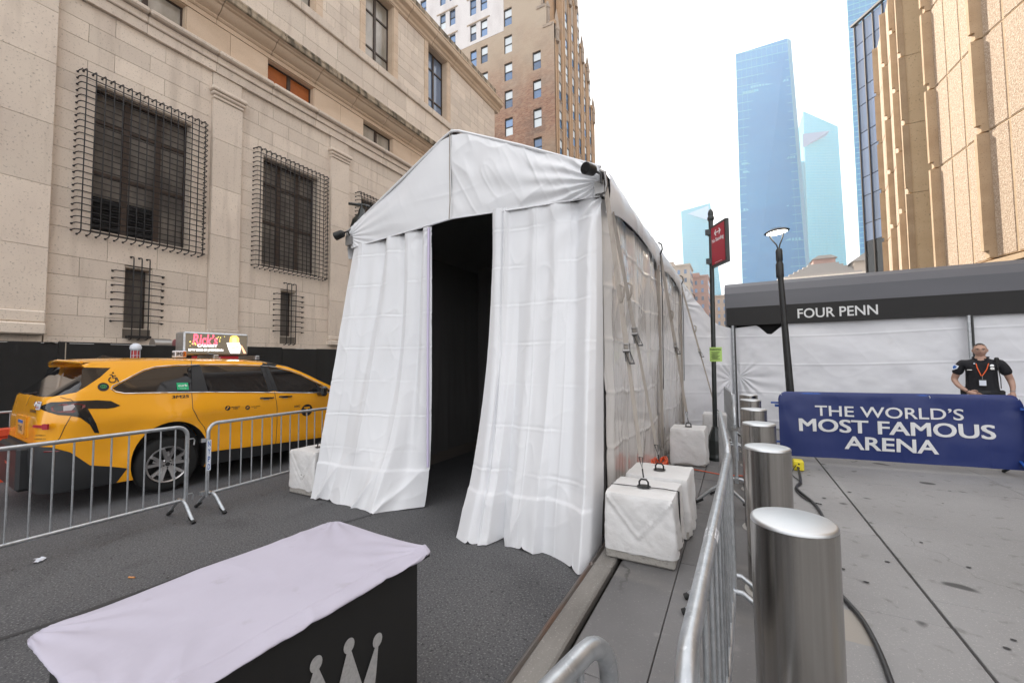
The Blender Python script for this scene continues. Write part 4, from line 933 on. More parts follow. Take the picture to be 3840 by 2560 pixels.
# ================================================================= TARP WALLS AND CANOPY
def tarp(name, label, p0, p1, ztop, sd, cat='tarp wall', fan=None, hl=.45, zb=.125, holes=None):
    x0, y0 = p0; x1, y1 = p1; L_ = hypot(x1-x0, y1-y0); t = thing(name, label, cat, (x0, y0, 0), atan2(y1-y0, x1-x0))
    def fn(U, V):
        X = U*L_; zt = np.interp(X, [q[0] for q in ztop], [q[1] for q in ztop]); Z = zt+(zb-zt)*V
        d = .05*fbm(X*.9, Z*.9, sd, 3)+.004*crease(X*1.3+Z*.9, Z*1.2-X*.5, sd+3, 5)+.02*fbm(X*2.2-Z, Z*2.4+X*.7, sd+9, 3)
        for (fx, fz, amp, dec) in (fan or ()):
            a = np.arctan2(Z-fz, X-fx+1e-4); r = np.hypot(Z-fz, X-fx); d = d+amp*np.sin(a*13+5*vn(r*2.5, a*2, sd))*(.3+1.4*vn(a*1.5, r*1.5, sd+3))*np.exp(-r/dec)*np.clip(r/.15, 0, 1)
        d = d+.008*np.exp(-((((Z+.03*np.sin(X))/.62) % 1)-.5)**2/.0006)
        return X, -d, Z
    g = grid('tarp_sheet', fn, int(L_*70)+20, 170, m_tarp, t); return t
tarp('tarp_wall', 'sagging white tarp running diagonally from the tent side to the canopy corner pole', (-1.04,9.86), (-.06,10.74), [(0,3.30),(.35,3.0),(.65,2.68),(.95,2.44),(1.32,2.36)], 5, fan=((1.25,1.2,.014,.9),(0,2.9,.02,.8)))
tarp('tarp_wall', 'long white tarp wall hung under the black canopy behind the officer', (-.03,10.80), (7.4,10.85), [(0,2.36),(.45,2.41),(.52,2.36),(.66,2.21),(.74,2.20),(.9,2.34),(1.05,2.42),(7.5,2.43)], 9, fan=((.08,1.25,.016,.7),))
for k, (x, lab) in enumerate(((-.045, 'thin steel pole at the left corner of the canopy'), (3.80, 'steel pole beside the officer, splitting the white tarp wall'))):
    t = thing('canopy_pole', lab, 'pole', (x, 10.70, .12), 0, 'steel poles under the canopy')
    B().tube([(0,0,0),(0,0,2.30)], .028, 10).obj('pole', m_alu, t, sm=True); B().box(-.08,.08,-.06,.06,0,.01).obj('foot_plate', m_steel, t)
    B().box(.03,.055,-.02,.02,.0,2.30).obj('shadow_edge_strip', m_dsteel, t)  # dark strip added beside the pole as its shadow edge
CN = thing('black_canopy', 'black barrel canopy, sky sheen painted grey on top, lettered FOUR PENN across the right side', 'canopy', (-.16, 10.72, 0))
L_ = 9.2
B().box(0, L_, 0, .03, 2.42, 2.83).obj('valance', m_awn_black, CN)
pf = [(.0,2.831),(.10,3.17),(.34,3.36),(.78,3.50),(1.4,3.53),(2.0,3.36),(2.4,2.9),(2.45,2.45)]
for i in range(len(pf)-1):
    (a, z0), (c_, z1) = pf[i], pf[i+1]
    n = Vector((0, -(z1-z0), c_-a)).normalized()*.02
    B().add([(0,a,z0),(L_,a,z0),(L_,c_,z1),(0,c_,z1),(0,a-n.y,z0-n.z),(L_,a-n.y,z0-n.z),(L_,c_-n.y,z1-n.z),(0,c_-n.y,z1-n.z)], [(3,2,1,0),(4,5,6,7),(0,1,5,4),(1,2,6,5),(2,3,7,6),(3,0,4,7)]).obj('canopy_strip', m_awn, CN)
b = B(); b.prism([(.001,2.42)]+pf+[(2.4,2.42)], .0, .03, 'x'); b.obj('end_panel', m_awn, CN, (-.031,0,0))
b = B(); b.prism([(.001,2.42)]+pf+[(2.4,2.42)], .0, .03, 'x'); b.obj('end_panel', m_awn, CN, (L_+.001,0,0))
b = B()
for x in np.arange(.1, L_, 1.85):
    for i in range(4): b.tube([(x, pf[i][0]+.03, pf[i][1]-.02), (x, pf[i+1][0]+.03, pf[i+1][1]-.02)], .015, 5)
b.obj('canopy_frame', m_dsteel, CN)
text('FOUR PENN', 1.33, .205, m_txtgrey, CN, (1.2+.665+.155, -.006, 2.62), FRONT, bold=.012)
B().box(.2, L_, .35, .4, .3, 2.6).obj('dark_gap_backing', m_awn_black, CN)  # black sheet added so the gap above the tarp stays dark
# ================================================================= STREET FURNITURE
# No Standing sign post
SP = thing('sign_post', 'slim black-green post with bell base carrying the red No Standing sign', 'post', (-.315, 7.13, .12))
b = B(); b.lathe([(.15,0),(.15,.05),(.125,.09),(.115,.30),(.07,.42),(.05,.47),(.045,.5)], n=8); b.obj('post_base', m_gpost, SP)
B().tube([(0,0,.48),(.035,0,3.72)], .034, 14).obj('post', m_gpost, SP, sm=True)
b = B(); b.lathe([(.036,3.70),(.05,3.73),(.05,3.76),(.036,3.78),(.042,3.82),(.03,3.87),(.0,3.90)], (.035,0,0), 12); b.obj('finial', m_gpost, SP, sm=True)
for z in (3.48, 3.02):
    b = B(); b.box(-.02,.09,-.055,.055,z,z+.08); b.box(-.05,.0,-.03,.03,z+.01,z+.09); b.obj('clamp', m_gpost, SP)
SG = link('sign_panel', B().box(0, .44, -.025, .025, 0, .64).mesh('sign_panel', m_gpost), SP, (.045, -.03, 2.95), (0, 0, radians(-60)))
for s_ in (-1,):
    B().box(.035, .405, -.029, -.0255, .035, .605).obj('red_face', m_red, SG)
    text('No Standing', .33, .075, m_signwhite, SG, (.22, -.0315, .39), FRONT, bold=.02, shear=0.)
    b = B(); b.add([(-.055,.0),( -.055,0)],[]) if False else None
    b = B(); y = -.0315
    for x0 in (-1, 1):
        b.add([(.22+x0*.095,y,.505),(.22+x0*.048,y,.555),(.22+x0*.034,y,.542),(.22+x0*.068,y,.505),(.22+x0*.034,y,.468),(.22+x0*.048,y,.455)], [(0,1,2,3),(0,3,4,5)])
    b.add([(.145,y,.497),(.295,y,.497),(.295,y,.513),(.145,y,.513)], [(0,1,2,3)]); b.obj('double_arrow', m_signwhite, SG, fix=False)
    B().box(.12,.32,-.031,-.0292,.052,.056).obj('fine_print', m_signwhite, SG)
nt_ = thing('parking_notice', 'lime green paper parking notice taped to the black sign post', 'notice', (-.305, 7.085, 1.62))
grid('paper', lambda U, V: (-.05+.17*U, -.008-.012*np.sin(U*3)+.01*U*V, .22*V), 8, 8, m_notice, nt_)
text('PARKING', .15, .028, m_ink, nt_, (.03, -.026, .185), FRONT, bold=.02)
b = B()
for k in range(7): b.box(-.03+.01*(k%2), .09-.015*(k%3), -.030, -.027, .14-.018*k, .146-.018*k)
b.obj('fine_print', m_ink, nt_)
# lamp post
LP = thing('street_lamp', 'tall black lamp post with lit saucer head and forked arms, leaning slightly', 'street lamp', (.90, 9.45, .12))
B().tube([(0,0,0),(-.012,0,.9)], .085, 14).obj('pole_base', m_black, LP, sm=True)
B().tube([(-.012,0,.9),(-.10,0,3.32)], [.066,.047], 14).obj('pole', m_black, LP, sm=True)
b = B(); b.lathe([(.062,3.1),(.066,3.12),(.066,3.36),(.050,3.39),(.050,3.42),(.058,3.44),(.058,3.62),(.045,3.66)], (-.10,0,0), 14); b.obj('collar', m_black, LP, sm=True)
for s_ in (-1, .75):
    b = B(); b.tube([(-.105,0,3.62),(-.105+.03*s_,0,3.74),(-.115+.11*s_,0,3.88),(-.12+.135*s_,0,3.97)], .013, 7); b.obj('arm', m_black, LP, sm=True)
hd = link('lamp_head', B().lathe([(.05,.035),(.10,.05),(.0,.075)][::-1]+[(.10,.05),(.17,.03),(.215,.0),(.205,-.012),(.17,-.02),(.12,-.025)], n=24).mesh('lamp_head', m_black, True, 50), LP, (-.125, 0, 4.0), (0, radians(-5), 0))
B().lathe([(.0,-.028),(.11,-.026),(.17,-.022),(.175,-.014),(.0,-.012)], n=24).obj('lit_diffuser', mat('lamp_glow', (1,.95,.8), .5, emit=((1,.93,.75), 6)), hd)
b = B()
for k in range(7): b.box(-.09+.026*k,-.085+.026*k,-.05,.05,.045,.085-.004*abs(k-3))
b.obj('cooling_fin', m_black, hd)
# bollards
protoB = None
labB = ['nearest and largest stainless bollard at the bottom right corner of the pavement', 'second bollard from the camera, just behind the biggest one', 'third bollard from the camera in the stainless row', 'fourth bollard, its top level with the lower edge of the blue banner', 'fifth bollard, small, left of the blue banner end', 'farthest stainless bollard, closest to the white tarp wall']
for k, y in enumerate((1.83, 3.25, 4.42, 5.67, 6.93, 7.92)):
    if protoB is None:
        t = thing('bollard', labB[0], 'bollard', (.163, y, .12), 0, 'stainless steel bollards in a row')
        B().lathe([(.135,0),(.135,.935)], n=64).obj('bollard_shaft', m_ss, t, sm=True)
        B().lathe([(.135,.9355),(.1345,.942),(.131,.948),(.125,.95),(.0,.9515)], n=64).obj('bollard_cap', m_sstop, t, sm=True, ang=60)
        B().lathe([(.16,.001),(.155,.008),(.1355,.012)], n=32).obj('sealant_ring', mat('sealant', (.45,.43,.40), .7), t)
        protoB = t
    else:
        t = copyt(protoB); t.location = (.163, y, .12); t.rotation_euler = (0,0,.9*k); t['label'] = labB[k]
# crowd barricades
def barricade(label, p0, p1, z0=0., h_=1.0, m_=None, bars=.125, foot=.27, grp='galvanised crowd barricades', r=.0195, hooks=True):
    m_ = m_ or m_alu; L_ = hypot(p1[0]-p0[0], p1[1]-p0[1]); t = thing('crowd_barricade', label, 'barricade', (p0[0], p0[1], z0), atan2(p1[1]-p0[1], p1[0]-p0[0]), grp)
    zb, c_ = .20, .10
    def arc(cx_, cz, a0, a1): return [(cx_+c_*cos(radians(a0+(a1-a0)*k/6)), 0, cz+c_*sin(radians(a0+(a1-a0)*k/6))) for k in range(7)]
    top = [(r,0,zb-.03)]+[(r,0,h_-r-c_-.25)]+arc(r+c_, h_-r-c_, 180, 90)+arc(L_-r-c_, h_-r-c_, 90, 0)+[(L_-r,0,h_-.4),(L_-r,0,zb-.03)]
    B().tube(top, r, 12).obj('top_rail', m_, t, sm=True, ang=60)
    B().tube([(r,0,zb),(L_-r,0,zb)], r*.9, 10).obj('bottom_rail', m_, t, sm=True, ang=60)
    bm_ = B().tube([(0,0,zb),(0,0,h_-r)], .0075, 8).mesh('upright', m_, True, 60)
    n = int((L_-.12)/bars); 
    for k in range(1, n+1): link('upright', bm_, t, (L_*k/(n+1), 0, 0))
    fb = B(); fb.tube([(0,-foot,.012),(0,-.10,zb-.03),(0,-.05,zb+.005),(0,.05,zb+.005),(0,.10,zb-.03),(0,foot,.012)], r*.85, 9)
    fm = fb.mesh('foot', m_, True, 60)
    for x in (.06, L_-.06): link('foot', fm, t, (x, 0, 0))
    tm = B(); tm.tube([(0,foot-.07,.034),(0,foot+.004,.010)], r*.98, 9); tm.tube([(0,-foot+.07,.034),(0,-foot-.004,.010)], r*.98, 9); 
    for s_ in (-1, 1):
        rm = B().tube([(0,s_*(foot-.08),.062),(0,s_*(foot+.004),.013)], r*1.02, 9).mesh('rubber_tip', m_ink, True, 60)
        for x in (.06, L_-.06): link('rubber_tip', rm, t, (x, 0, 0))
    if hooks:
        hm = B().tube([(0,0,0),(.045,0,0),(.055,0,-.02),(.05,0,-.07)], .007, 6).mesh('hook', m_, True)
        for z in (h_-.16, zb+.05): link('hook', hm, t, (L_-.005, 0, z))
        em = B().box(-.05,0,-.012,.012,-.02,.02).mesh('hook_eye', m_)
        for z in (h_-.2, zb+.02): link('hook_eye', em, t, (.0, 0, z))
    return t, L_
barricade('galvanised barricade at the left edge of the photo in front of the taxi rear', (-5.27,-.10), (-5.27,2.33))
t, _ = barricade('galvanised barricade with NYPD plate in front of the taxi doors', (-5.28,2.50), (-5.44,4.85))
def plate(t, x, z0, z1, col, s, lm, th=.0, side=-1):
    B().box(x-.021, x+.021, side*.021-.002, side*.021+.002, z0, z1).obj('plate', col, t)
    for k, ch in enumerate(s):
        zc_ = z1-(k+.5)*(z1-z0)/len(s); text(ch, .026, (z1-z0)/len(s)*.72, lm, t, (x, side*.0245, zc_), FRONT if side < 0 else (pi/2,0,pi), bold=.015)
plate(t, .02, .46, .80, m_paper, 'NYPD', m_blueink, side=-1)
# second barricade rotated: letters face the kerb side
barricade("barricade whose rounded corner shows at the bottom edge left of the bollards", (-.245,.885), (-.73,-1.4), .12)
t, L2 = barricade('nearest long barricade rail beside the biggest bollard, stencilled on its end post', (-.10,.79), (-.055,2.80), .12, bars=.19)
o = text('SONCO(888)-766-2615', .38, .024, m_ink, t, (L2-.02, -.0235, .55), (pi/2, radians(90), 0), bold=.02, sp=1.1)
B().tube([(.62,0,.999-.02),(.70,0,.999-.02)], .0205, 14).obj('torn_tape', mat('torn_white_tape', (.72,.72,.74), .6, layers=[((60,60,60),5,.45,.55,(.30,.31,.33),.9)], coord='obj'), t)
barricade('barricade continuing from the nearest one towards the sign post', (-.06,2.88), (-.17,4.95), .12, bars=.19)
t, L4 = barricade('barricade with NYPD plate left of the small bollards', (-.035,5.22), (-.05,7.40), .12)
plate(t, .022, .42, .78, m_paper, 'NYPD', m_blueink, side=-1)
b = B(); b.box(-.0,.045,-.03,.03,.74,.78); b.obj('pipe_clamp', m_steel, t)
barricade('farthest galvanised barricade, angled back to the canopy corner pole', (-.07,7.48), (-.22,9.45), .12)
barricade('galvanised barricade behind the orange barrier at the left edge', (-9.85,.3), (-9.85,2.6), .0, .97)
# blue barricades with banners
def banner_bar(label, p0, p1, lines, z0=.12, h_=1.03):
    t, L_ = barricade(label, p0, p1, z0, h_, m_bluepaint, bars=.2, grp='blue barricades with printed banners')
    def disp(X, Z): return .012*np.sin(X*5.1+Z*2)+.03*fbm(X*1.4, Z*1.6, 6, 3)+.008*(ridge(X*4.5+Z*.4, Z*.5, 4)**3)
    def fn(U, V):
        X = -.01+U*(L_+.02); zt = h_+.012; Z = zt+(.10-zt)*V
        ed = np.minimum(X+.01, L_+.01-X); rr = .12
        zt2 = np.where(ed < rr, zt-rr+np.sqrt(np.maximum(rr*rr-(rr-ed)**2, 0)), zt); Z = zt2+(.10-zt2)*V
        return X, -.034-disp(X, Z)+.03*np.exp(-((1-V)*0+V)/.02), Z
    grid('banner', fn, 240, 100, m_navy, t)
    for (s, cx_, cz, w_, hh_) in lines:
        def f2(v, cx_=cx_, cz=cz):
            X = v[:,0]+cx_; Z = v[:,1]+cz; d = disp(X, Z); v[:,2] = .034+d+.010+v[:,2]; v[:,0] = X; v[:,1] = Z; return v
        text(s, w_, hh_, m_txtgrey, t, (0,0,0), FRONT, name='banner_lettering', bold=.022 if hh_ > .17 else .01, fn=f2)
    rg = B().tube([(0,-.03,0),(0,-.045,.012),(0,-.03,.028),(0,.0,.035)], .003, 5).mesh('zip_tie', m_paper)
    for x in (.03, L_*.33, L_*.66, L_-.04): link('zip_tie', rg, t, (x, 0, h_-.05))
    b = B(); b.box(-.10, 0, -.012, .012, .86, .885); b.box(-.08,0,-.012,.012,.28,.305); b.obj('side_hook', m_bluepaint, t)
    return t
banner_bar('blue banner barricade reading THE WORLD\'S MOST FAMOUS ARENA in front of the officer', (.545,7.45), (3.17,7.74),
    [("THE WORLD’S", 1.26, .775, 1.63, .150), ('MOST FAMOUS', 1.30, .565, 2.13, .185), ('ARENA', 1.29, .335, 1.02, .185)])
t = banner_bar('second blue banner barricade cut off by the right edge of the photo', (3.22,7.62), (5.7,7.2), [('S', .165, .62, .26, .5)])
# outlet box and cables on the pavement
t = thing('outlet_box', 'small yellow outlet box on the pavement behind the second bollard', 'outlet box', (.70, 6.95, .125))
vs, fs = cbox(-.05,.07,-.06,.10,0,.13,.012); B().add(vs, fs).obj('box_body', m_yel, t)
for z in (.04, .09): disk(.012, m_ink, 'socket', t, (.01, -.0605, z), (pi/2,0,0), 12)
def cable(name, label, pts, r, m_, cat='cable', sub=6):
    P_ = [Vector(p) for p in pts]; out = []
    for i in range(len(P_)-1):
        p0, p1, p2, p3 = P_[max(i-1,0)], P_[i], P_[i+1], P_[min(i+2,len(P_)-1)]
        for k in range(sub):
            u = k/sub; out.append(.5*((2*p1)+(p2-p0)*u+(2*p0-5*p1+4*p2-p3)*u*u+(3*p1-p0-3*p2+p3)*u**3))
    out.append(P_[-1]); o = B().tube(out, r, 8).obj(name, m_, sm=True, ang=60); return tag(o, label, cat)
cable('black_cable', 'thick black cable snaking along the pavement right of the bollards', [(.70,6.9,.17),(.66,6.3,.135),(.58,5.9,.137),(.68,5.3,.137),(.66,4.6,.137),(.52,4.0,.137),(.53,3.5,.137),(.60,3.1,.137),(.59,2.6,.137),(.50,1.9,.137),(.52,1.0,.137)], .014, m_cable)
cable('thin_cable', 'thin black lead looping from the yellow outlet box', [(.68,6.9,.2),(.60,6.6,.14),(.66,6.2,.135),(.56,5.9,.132),(.62,5.5,.132),(.74,5.4,.132)], .006, m_cable)
random.seed(4); pp = []
for k in range(90):
    a = k*.75; pp.append((-.95+.10*cos(a)*random.uniform(.6,1.1), 5.95+.28*sin(a)*random.uniform(.6,1.1), .15+.16*random.random()))
cable('tangled_cord', 'tangled orange extension cord heaped against the tent wall', pp, .006, mat('orange_cord', (.75,.10,.02), .5), 'extension cord', 3)
cable('extension_cord', 'orange cord lying across the pavement from the coil to the bollards', [(-.9,6.1,.15),(-.80,6.35,.131),(-.5,6.30,.131),(-.2,6.2,.131),(.05,6.25,.131),(.10,6.1,.131)], .006, mat('orange_cord2', (.75,.10,.02), .5), 'extension cord')
# ================================================================= LEFT SIDE: hoarding, beacon, barrier
HB = thing('black_hoarding', 'black plywood hoarding along the foot of the stone building behind the taxi', 'hoarding', (-12.5, 0, .12))
y = -3.; k = 0
while y < 24:
    B().box(-.03, .0+.004*(k % 2), y+.004, y+1.216, 0, 2.03+.015*((k*7) % 3)-.02).obj('panel', m_hoard, HB); y += 1.22; k += 1
b = B(); b.box(-.1,-.031,-3,24,1.9,2.0); b.box(-.1,-.031,-3,24,.4,.5); b.obj('rear_batten', m_black, HB)
B().box(.005,.02,3.20,3.215,0,2.02).obj('door_edge_strip', mat('pale_edge', (.35,.30,.24), .6), HB); B().box(.02,.05,3.2,3.24,1.25,1.45).obj('latch', m_steel, HB)
b = B(); random.seed(8)
for k in range(9):
    yy = 2+random.random()*10; b.box(.005,.012,yy,yy+random.uniform(.1,.5),2.0,2.012)
b.obj('edge_highlight', mat('edge_highlight_pale', (.5,.5,.5), .6), HB)  # pale strips: thin highlights painted along the hoarding's top edge
t = thing('warning_beacon', 'white domed beacon with red caged lens in front of the hoarding', 'beacon', (-12.2, 4.27, .12))
B().tube([(0,0,0),(0,0,1.5)], .02, 8).obj('stem', m_black, t)
B().lathe([(.065,1.62),(.075,1.64),(.075,1.86),(.065,1.88)], n=14).obj('red_lens', mat('beacon_red', (.40,.02,.02), .2), t, sm=True)
b = B()
for k in range(8): a = k*pi/4; b.tube([(.085*cos(a),.085*sin(a),1.62),(.085*cos(a),.085*sin(a),1.88)], .005, 5)
for z in (1.62,1.75,1.87): b.tube([(.085*cos(j*pi/8),.085*sin(j*pi/8),z) for j in range(17)], .005, 5)
b.obj('cage', m_paper, t)
B().lathe([(.088,1.88),(.105,1.90),(.108,1.95),(.085,2.0),(.04,2.03),(0,2.035)], n=16).obj('hood', m_paper, t, sm=True)
for k, (yy, lab, mm) in enumerate(((4.78,'grey half-round duct cover on top of the hoarding',m_steel), (5.25,'half-round duct cover with faded red end left of the advert',mat('faded_red',(.45,.16,.18),.5)))):
    o = B().lathe([(.17,0),(.17,.35)], (0,0,0), 18, 'y').obj('duct_cover', mm, None, (-12.75, yy, 2.14), (0,0,0), sm=True); tag(o, lab, 'duct')
t = thing('red_sign', 'red AMTRAK sign board fixed to the hoarding, seen under the roof advert', 'sign', (-12.44, 5.5, 1.70))
B().box(0,.03,0,1.15,0,.24).obj('board', mat('amtrak_red', (.42,.02,.03), .5), t)
text('AMTRAK', .26, .055, m_signwhite, t, (.034,.55,.12), (pi/2,0,pi/2), bold=.01)
t = thing('lintel_lamp', 'small pale box lamp fixed above the hoarding near the left edge', 'lamp', (-13.85, 3.75, 2.03))
B().box(0,.12,0,.35,0,.10).obj('box', m_steel, t); B().box(.121,.125,.08,.25,.02,.06).obj('red_strip', m_tail, t)
OB = thing('orange_barrier', 'orange plastic traffic barrier cut by the left edge beside the taxi bumper', 'traffic barrier', (-9.55, 1.05, 0))
pr_ = [(-.28,0),(.28,0),(.28,.22),(.14,.36),(.11,.62),(.15,.64),(.15,.73),(-.15,.73),(-.15,.64),(-.11,.62),(-.14,.36),(-.28,.22)]
B().prism(pr_, -.9, .95, 'y').obj('barrier_body', m_orange, OB)
b = B()
for yy in (-.5, .1, .7): b.box(.10,.135,yy-.10,yy+.10,.38,.60)
b.obj('rib', m_orange, OB)
# wall lamp behind the tent gable
t = thing('wall_lamp', 'old dark bell-shaped street lantern on bracket seen over the left tent slope', 'lantern', (-11.2, 9.9, 0))
b = B(); b.lathe([(.0,7.15),(.04,7.14),(.05,7.0),(.10,6.9),(.12,6.78),(.30,6.55),(.36,6.3),(.36,6.1),(.30,6.08),(.24,5.85),(.0,5.7)], n=18); b.obj('lantern_hood', m_gpost, t, sm=True)
b = B(); b.tube([(0,0,7.1),(-.0,.3,7.15),(-.4,1.0,7.1),(-1.0,1.8,6.7),(-1.2,2.2,5.5),(-1.2,2.2,0)], .05, 8); b.tube([(-.3,-.3,7.1),(.1,.1,7.08)], .05, 6); b.obj('bracket', m_gpost, t, sm=True)
# litter
o = grid('paper_scrap', lambda U, V: (.11*U-.05+.02*V, .05*V-.02+.02*np.sin(U*5), .006+.012*vn(U*4, V*4, 2)), 10, 6, m_paper, None, (-5.27,1.24,0)); tag(o, 'crumpled white scrap of paper on the road left of the table', 'litter')
o = B().tube([(0,0,.009),(.05,.02,.009)], .006, 8).obj('cigarette_butt', mat('filter_tan', (.55,.25,.09), .8), None, (-4.2,1.475,0)); tag(o, 'tan cigarette butt lying on the asphalt behind the table', 'litter')
# ================================================================= TABLE in the foreground
TB = thing('covered_table', 'black skirted table at the bottom left with crown logo, under a lilac cloth', 'table', (-1.66, 1.01, 0), radians(-3.0))
hw, hl = .355, .55
b = B(); vs, fs = cbox(-hw+.03, hw-.03, -hl+.03, hl-.03, .02, .752, .02); b.add(vs, fs); b.obj('skirt', m_skirt, TB)
B().box(-hw, hw, -hl, hl, .753, .772).obj('table_top', m_skirt, TB)
cr_ = B(); fx = hw-.03+.0035; m_sil = mat('silver_print', (.42,.42,.42), .5, layers=[((90,90,90),2,.4,.7,(.3,.3,.3),.6)])
pts = []; tips = [(-.29,.545),(-.145,.60),(0,.615),(.145,.60),(.29,.545)]; val = [(-.205,.43),(-.07,.44),(.07,.44),(.205,.43)]
poly = [(-.22,.25)]
for k in range(5):
    poly += [(tips[k][0]-.0, tips[k][1]-.03)]
    if k < 4: poly.append(val[k])
poly += [(.22,.25)]
vv = [(-.27,.40)]+[(-.20,.41),(-.075,.43),(.075,.43),(.20,.41)]+[(.27,.40)]
for k in range(5):
    yt, zt = tips[k][0]*.93, tips[k][1]-.018; x_ = fx+.0005*k
    cr_.add([(x_, vv[k][0]+.006, vv[k][1]), (x_, vv[k+1][0]-.006, vv[k+1][1]), (x_, yt+.006, zt-.01), (x_, yt-.006, zt-.01)], [(0,1,2,3)])
    cr_.add([(x_, vv[k][0]+.006, vv[k][1]), (x_, -.24+.096*k+.002, .24), (x_, -.24+.096*(k+1)-.002, .24), (x_, vv[k+1][0]-.006, vv[k+1][1])], [(0,1,2,3)])
    cr_.add([(x_+.0003, yt+.024*cos(a*pi/9), zt+.027*sin(a*pi/9)) for a in range(18)], [tuple(range(18))])
cr_.obj('crown_print', m_sil, TB, fix=False)
B().box(fx-.0005, fx+.0035, -.24, .24, .17, .225).obj('crown_print', m_sil, TB)
CL = tag(bpy.data.objects.new('table_cloth', None), 'lilac grey fitted cloth stretched over the table at the bottom left', 'tablecloth'); COL.objects.link(CL); CL.location = (-1.66,1.01,0); CL.rotation_euler = (0,0,radians(-3.0))
def fn(U, V):
    a, c_ = hw+.062, hl+.062; x = (U*2-1)*a; y = (V*2-1)*c_; R_ = .055
    qx = np.clip(x, -(hw-R_+.02), hw-R_+.02); qy = np.clip(y, -(hl-R_+.02), hl-R_+.02); dx, dy = x-qx, y-qy
    e = np.hypot(dx, dy)+1e-9; e2 = np.maximum(np.abs(dx), np.abs(dy)); rr = .053; th = np.clip(e2/rr, 0, 1)
    out = np.where(e2 < rr, rr*np.sin(th*pi/2), rr-(e2-rr)*3.0);  drop = np.where(e2 < rr, .016*(1-np.cos(th*pi/2)), .016+(e2-rr)*1.6)
    X = qx+dx/e*out; Y = qy+dy/e*out; Z = .785-drop
    inn = np.exp(-np.minimum(hw-np.abs(x), hl-np.abs(y)).clip(0)/.10)
    w_ = .0050*(ridge((x*2.2+y*5.5), (x*2-y)*1.1, 3)**3)*(.5+inn)+.006*fbm(x*2.5, y*2.5, 8, 3)
    cd = np.hypot(hw-np.abs(x), hl-np.abs(y)); an = np.arctan2(hl-np.abs(y), hw-np.abs(x))
    w_ = w_+.0065*np.sin(an*15+4*vn(cd*5, an, 5))*np.exp(-cd/.22)*np.clip(cd/.04, 0, 1)
    w_ = w_+.006*np.exp(-((hw-x-.045+.006*np.sin(y*14))/.010)**2)*(.6+.6*vn(y*9, 0*y, 4))
    side = np.clip((e2-rr*.6)/.03, 0, 1); X = X+side*.012*fbm(y*11, Z*9, 6, 3)*np.sign(x); Y = Y+side*.012*fbm(x*11, Z*9, 7, 3)*np.sign(y)
    return X, Y, Z+w_
grid('cloth_sheet', fn, 170, 260, m_cloth, CL)
# ================================================================= TAXI
TX = thing('yellow_taxi', 'yellow minivan taxi with roof advert parked behind the left barricades', 'taxi', (-6.54, 2.67, 0), radians(-4))
W_ = 1.96
def plan(p):
    if p < -1.301: return (-.30+(p+1.301), -1.13, 0, -1)
    if p < -.83: a = (-.83-p)/.30; return (-.30+.30*cos(a), -.83-.30*sin(a), cos(a), -sin(a))
    if p < 3.5: return (0, p, 1, 0)
    if p < 3.5+.864: a = (p-3.5)/.55; return (-.55+.55*cos(a), 3.5+.55*sin(a), cos(a), sin(a))
    return (-.55-(p-4.364), 4.05, 0, 1)
ARCH = [((.02,.44), .41, .47), ((3.08,.44), .41, .46)]
def pos(p, z, off=0.):
    x, y, nx, ny = plan(p)
    ins = 0
    if z > 1.16: ins += .19*((z-1.16)/.54)**1.35
    if z < .55: ins += .10*((.55-z)/.35)**2*.5
    bulge = .018*math.exp(-((z-1.02)/.13)**2)-.012*math.exp(-((z-.62)/.12)**2)
    fl = 0
    for (c_, ra, rb) in ARCH:
        d = hypot((p-c_[0])/ra, (z-c_[1])/rb); fl = max(fl, .035*math.exp(-((d-1)/.22)**2) if d > .8 else 0)
    if -.9 > p: fl = 0; bulge *= .5
    # subtle haunch over the rear wheel
    haunch = .03*math.exp(-((p-.0)/.6)**2-((z-1.0)/.12)**2) if p > -1 else 0
    o_ = off+bulge+fl+haunch-ins*(1 if ny == 0 else max(abs(nx), .35))
    x += nx*o_; y += ny*o_
    if ny < 0:
        rk = .03*max(0, min(1, (z-.95)/.3))+(.50*max(0, z-1.28)/.40)*.8
        bm_ = .03*math.exp(-((z-.62)/.16)**2)
        y += rk*(-ny)-bm_*(-ny)
        if z > 1.2: x -= 0
    if ny > 0: y -= ny*(.16*max(0, (z-.55))/.35)
    return Vector((x, y, z))
def ell(c_, ra, rb, a0, a1, n): return [(c_[0]+ra*cos(radians(a0+(a1-a0)*k/n)), c_[1]+rb*sin(radians(a0+(a1-a0)*k/n))) for k in range(n+1)]
ZB = .24
out = [(-1.98,ZB)]+[(p,ZB) for p in (-1.7,-1.4,-1.1,-.8,-.5)]
out += [(p,z) for p,z in ell(*ARCH[0],205,-25,26) if True]
out += [(p,ZB) for p in (.8,1.2,1.6,2.0,2.4)]+ell(*ARCH[1],205,-25,26)+[(p,ZB) for p in (3.8,4.2,4.5)]+[(4.81,ZB)]
topl = [(4.81,.80),(4.4,.84),(4.1,.88),(3.6,.95),(3.1,1.01),(2.75,1.06),(2.5,1.15),(2.3,1.26),(2.1,1.36),(1.94,1.45),(1.8,1.52),(1.63,1.59),(1.45,1.635),(1.3,1.66),(1.1,1.68),(.97,1.69),(.6,1.698),(.28,1.70),(0,1.705),(-.25,1.705),(-.5,1.70),(-.73,1.69),(-.9,1.675),(-1.1,1.665),(-1.3,1.66),(-1.6,1.665),(-1.98,1.67)]
out += topl
def clampz(P): return P
R = {}
R['quarter_window'] = [(-.56,1.375),(-.53,1.34),(-.45,1.312),(-.1,1.297),(.23,1.278),(.28,1.635),(.1,1.632),(-.13,1.612),(-.25,1.57),(-.36,1.505),(-.48,1.43)]
R['door_window'] = [(.43,1.268),(.85,1.238),(1.25,1.208),(1.18,1.612),(.8,1.628),(.38,1.634)]
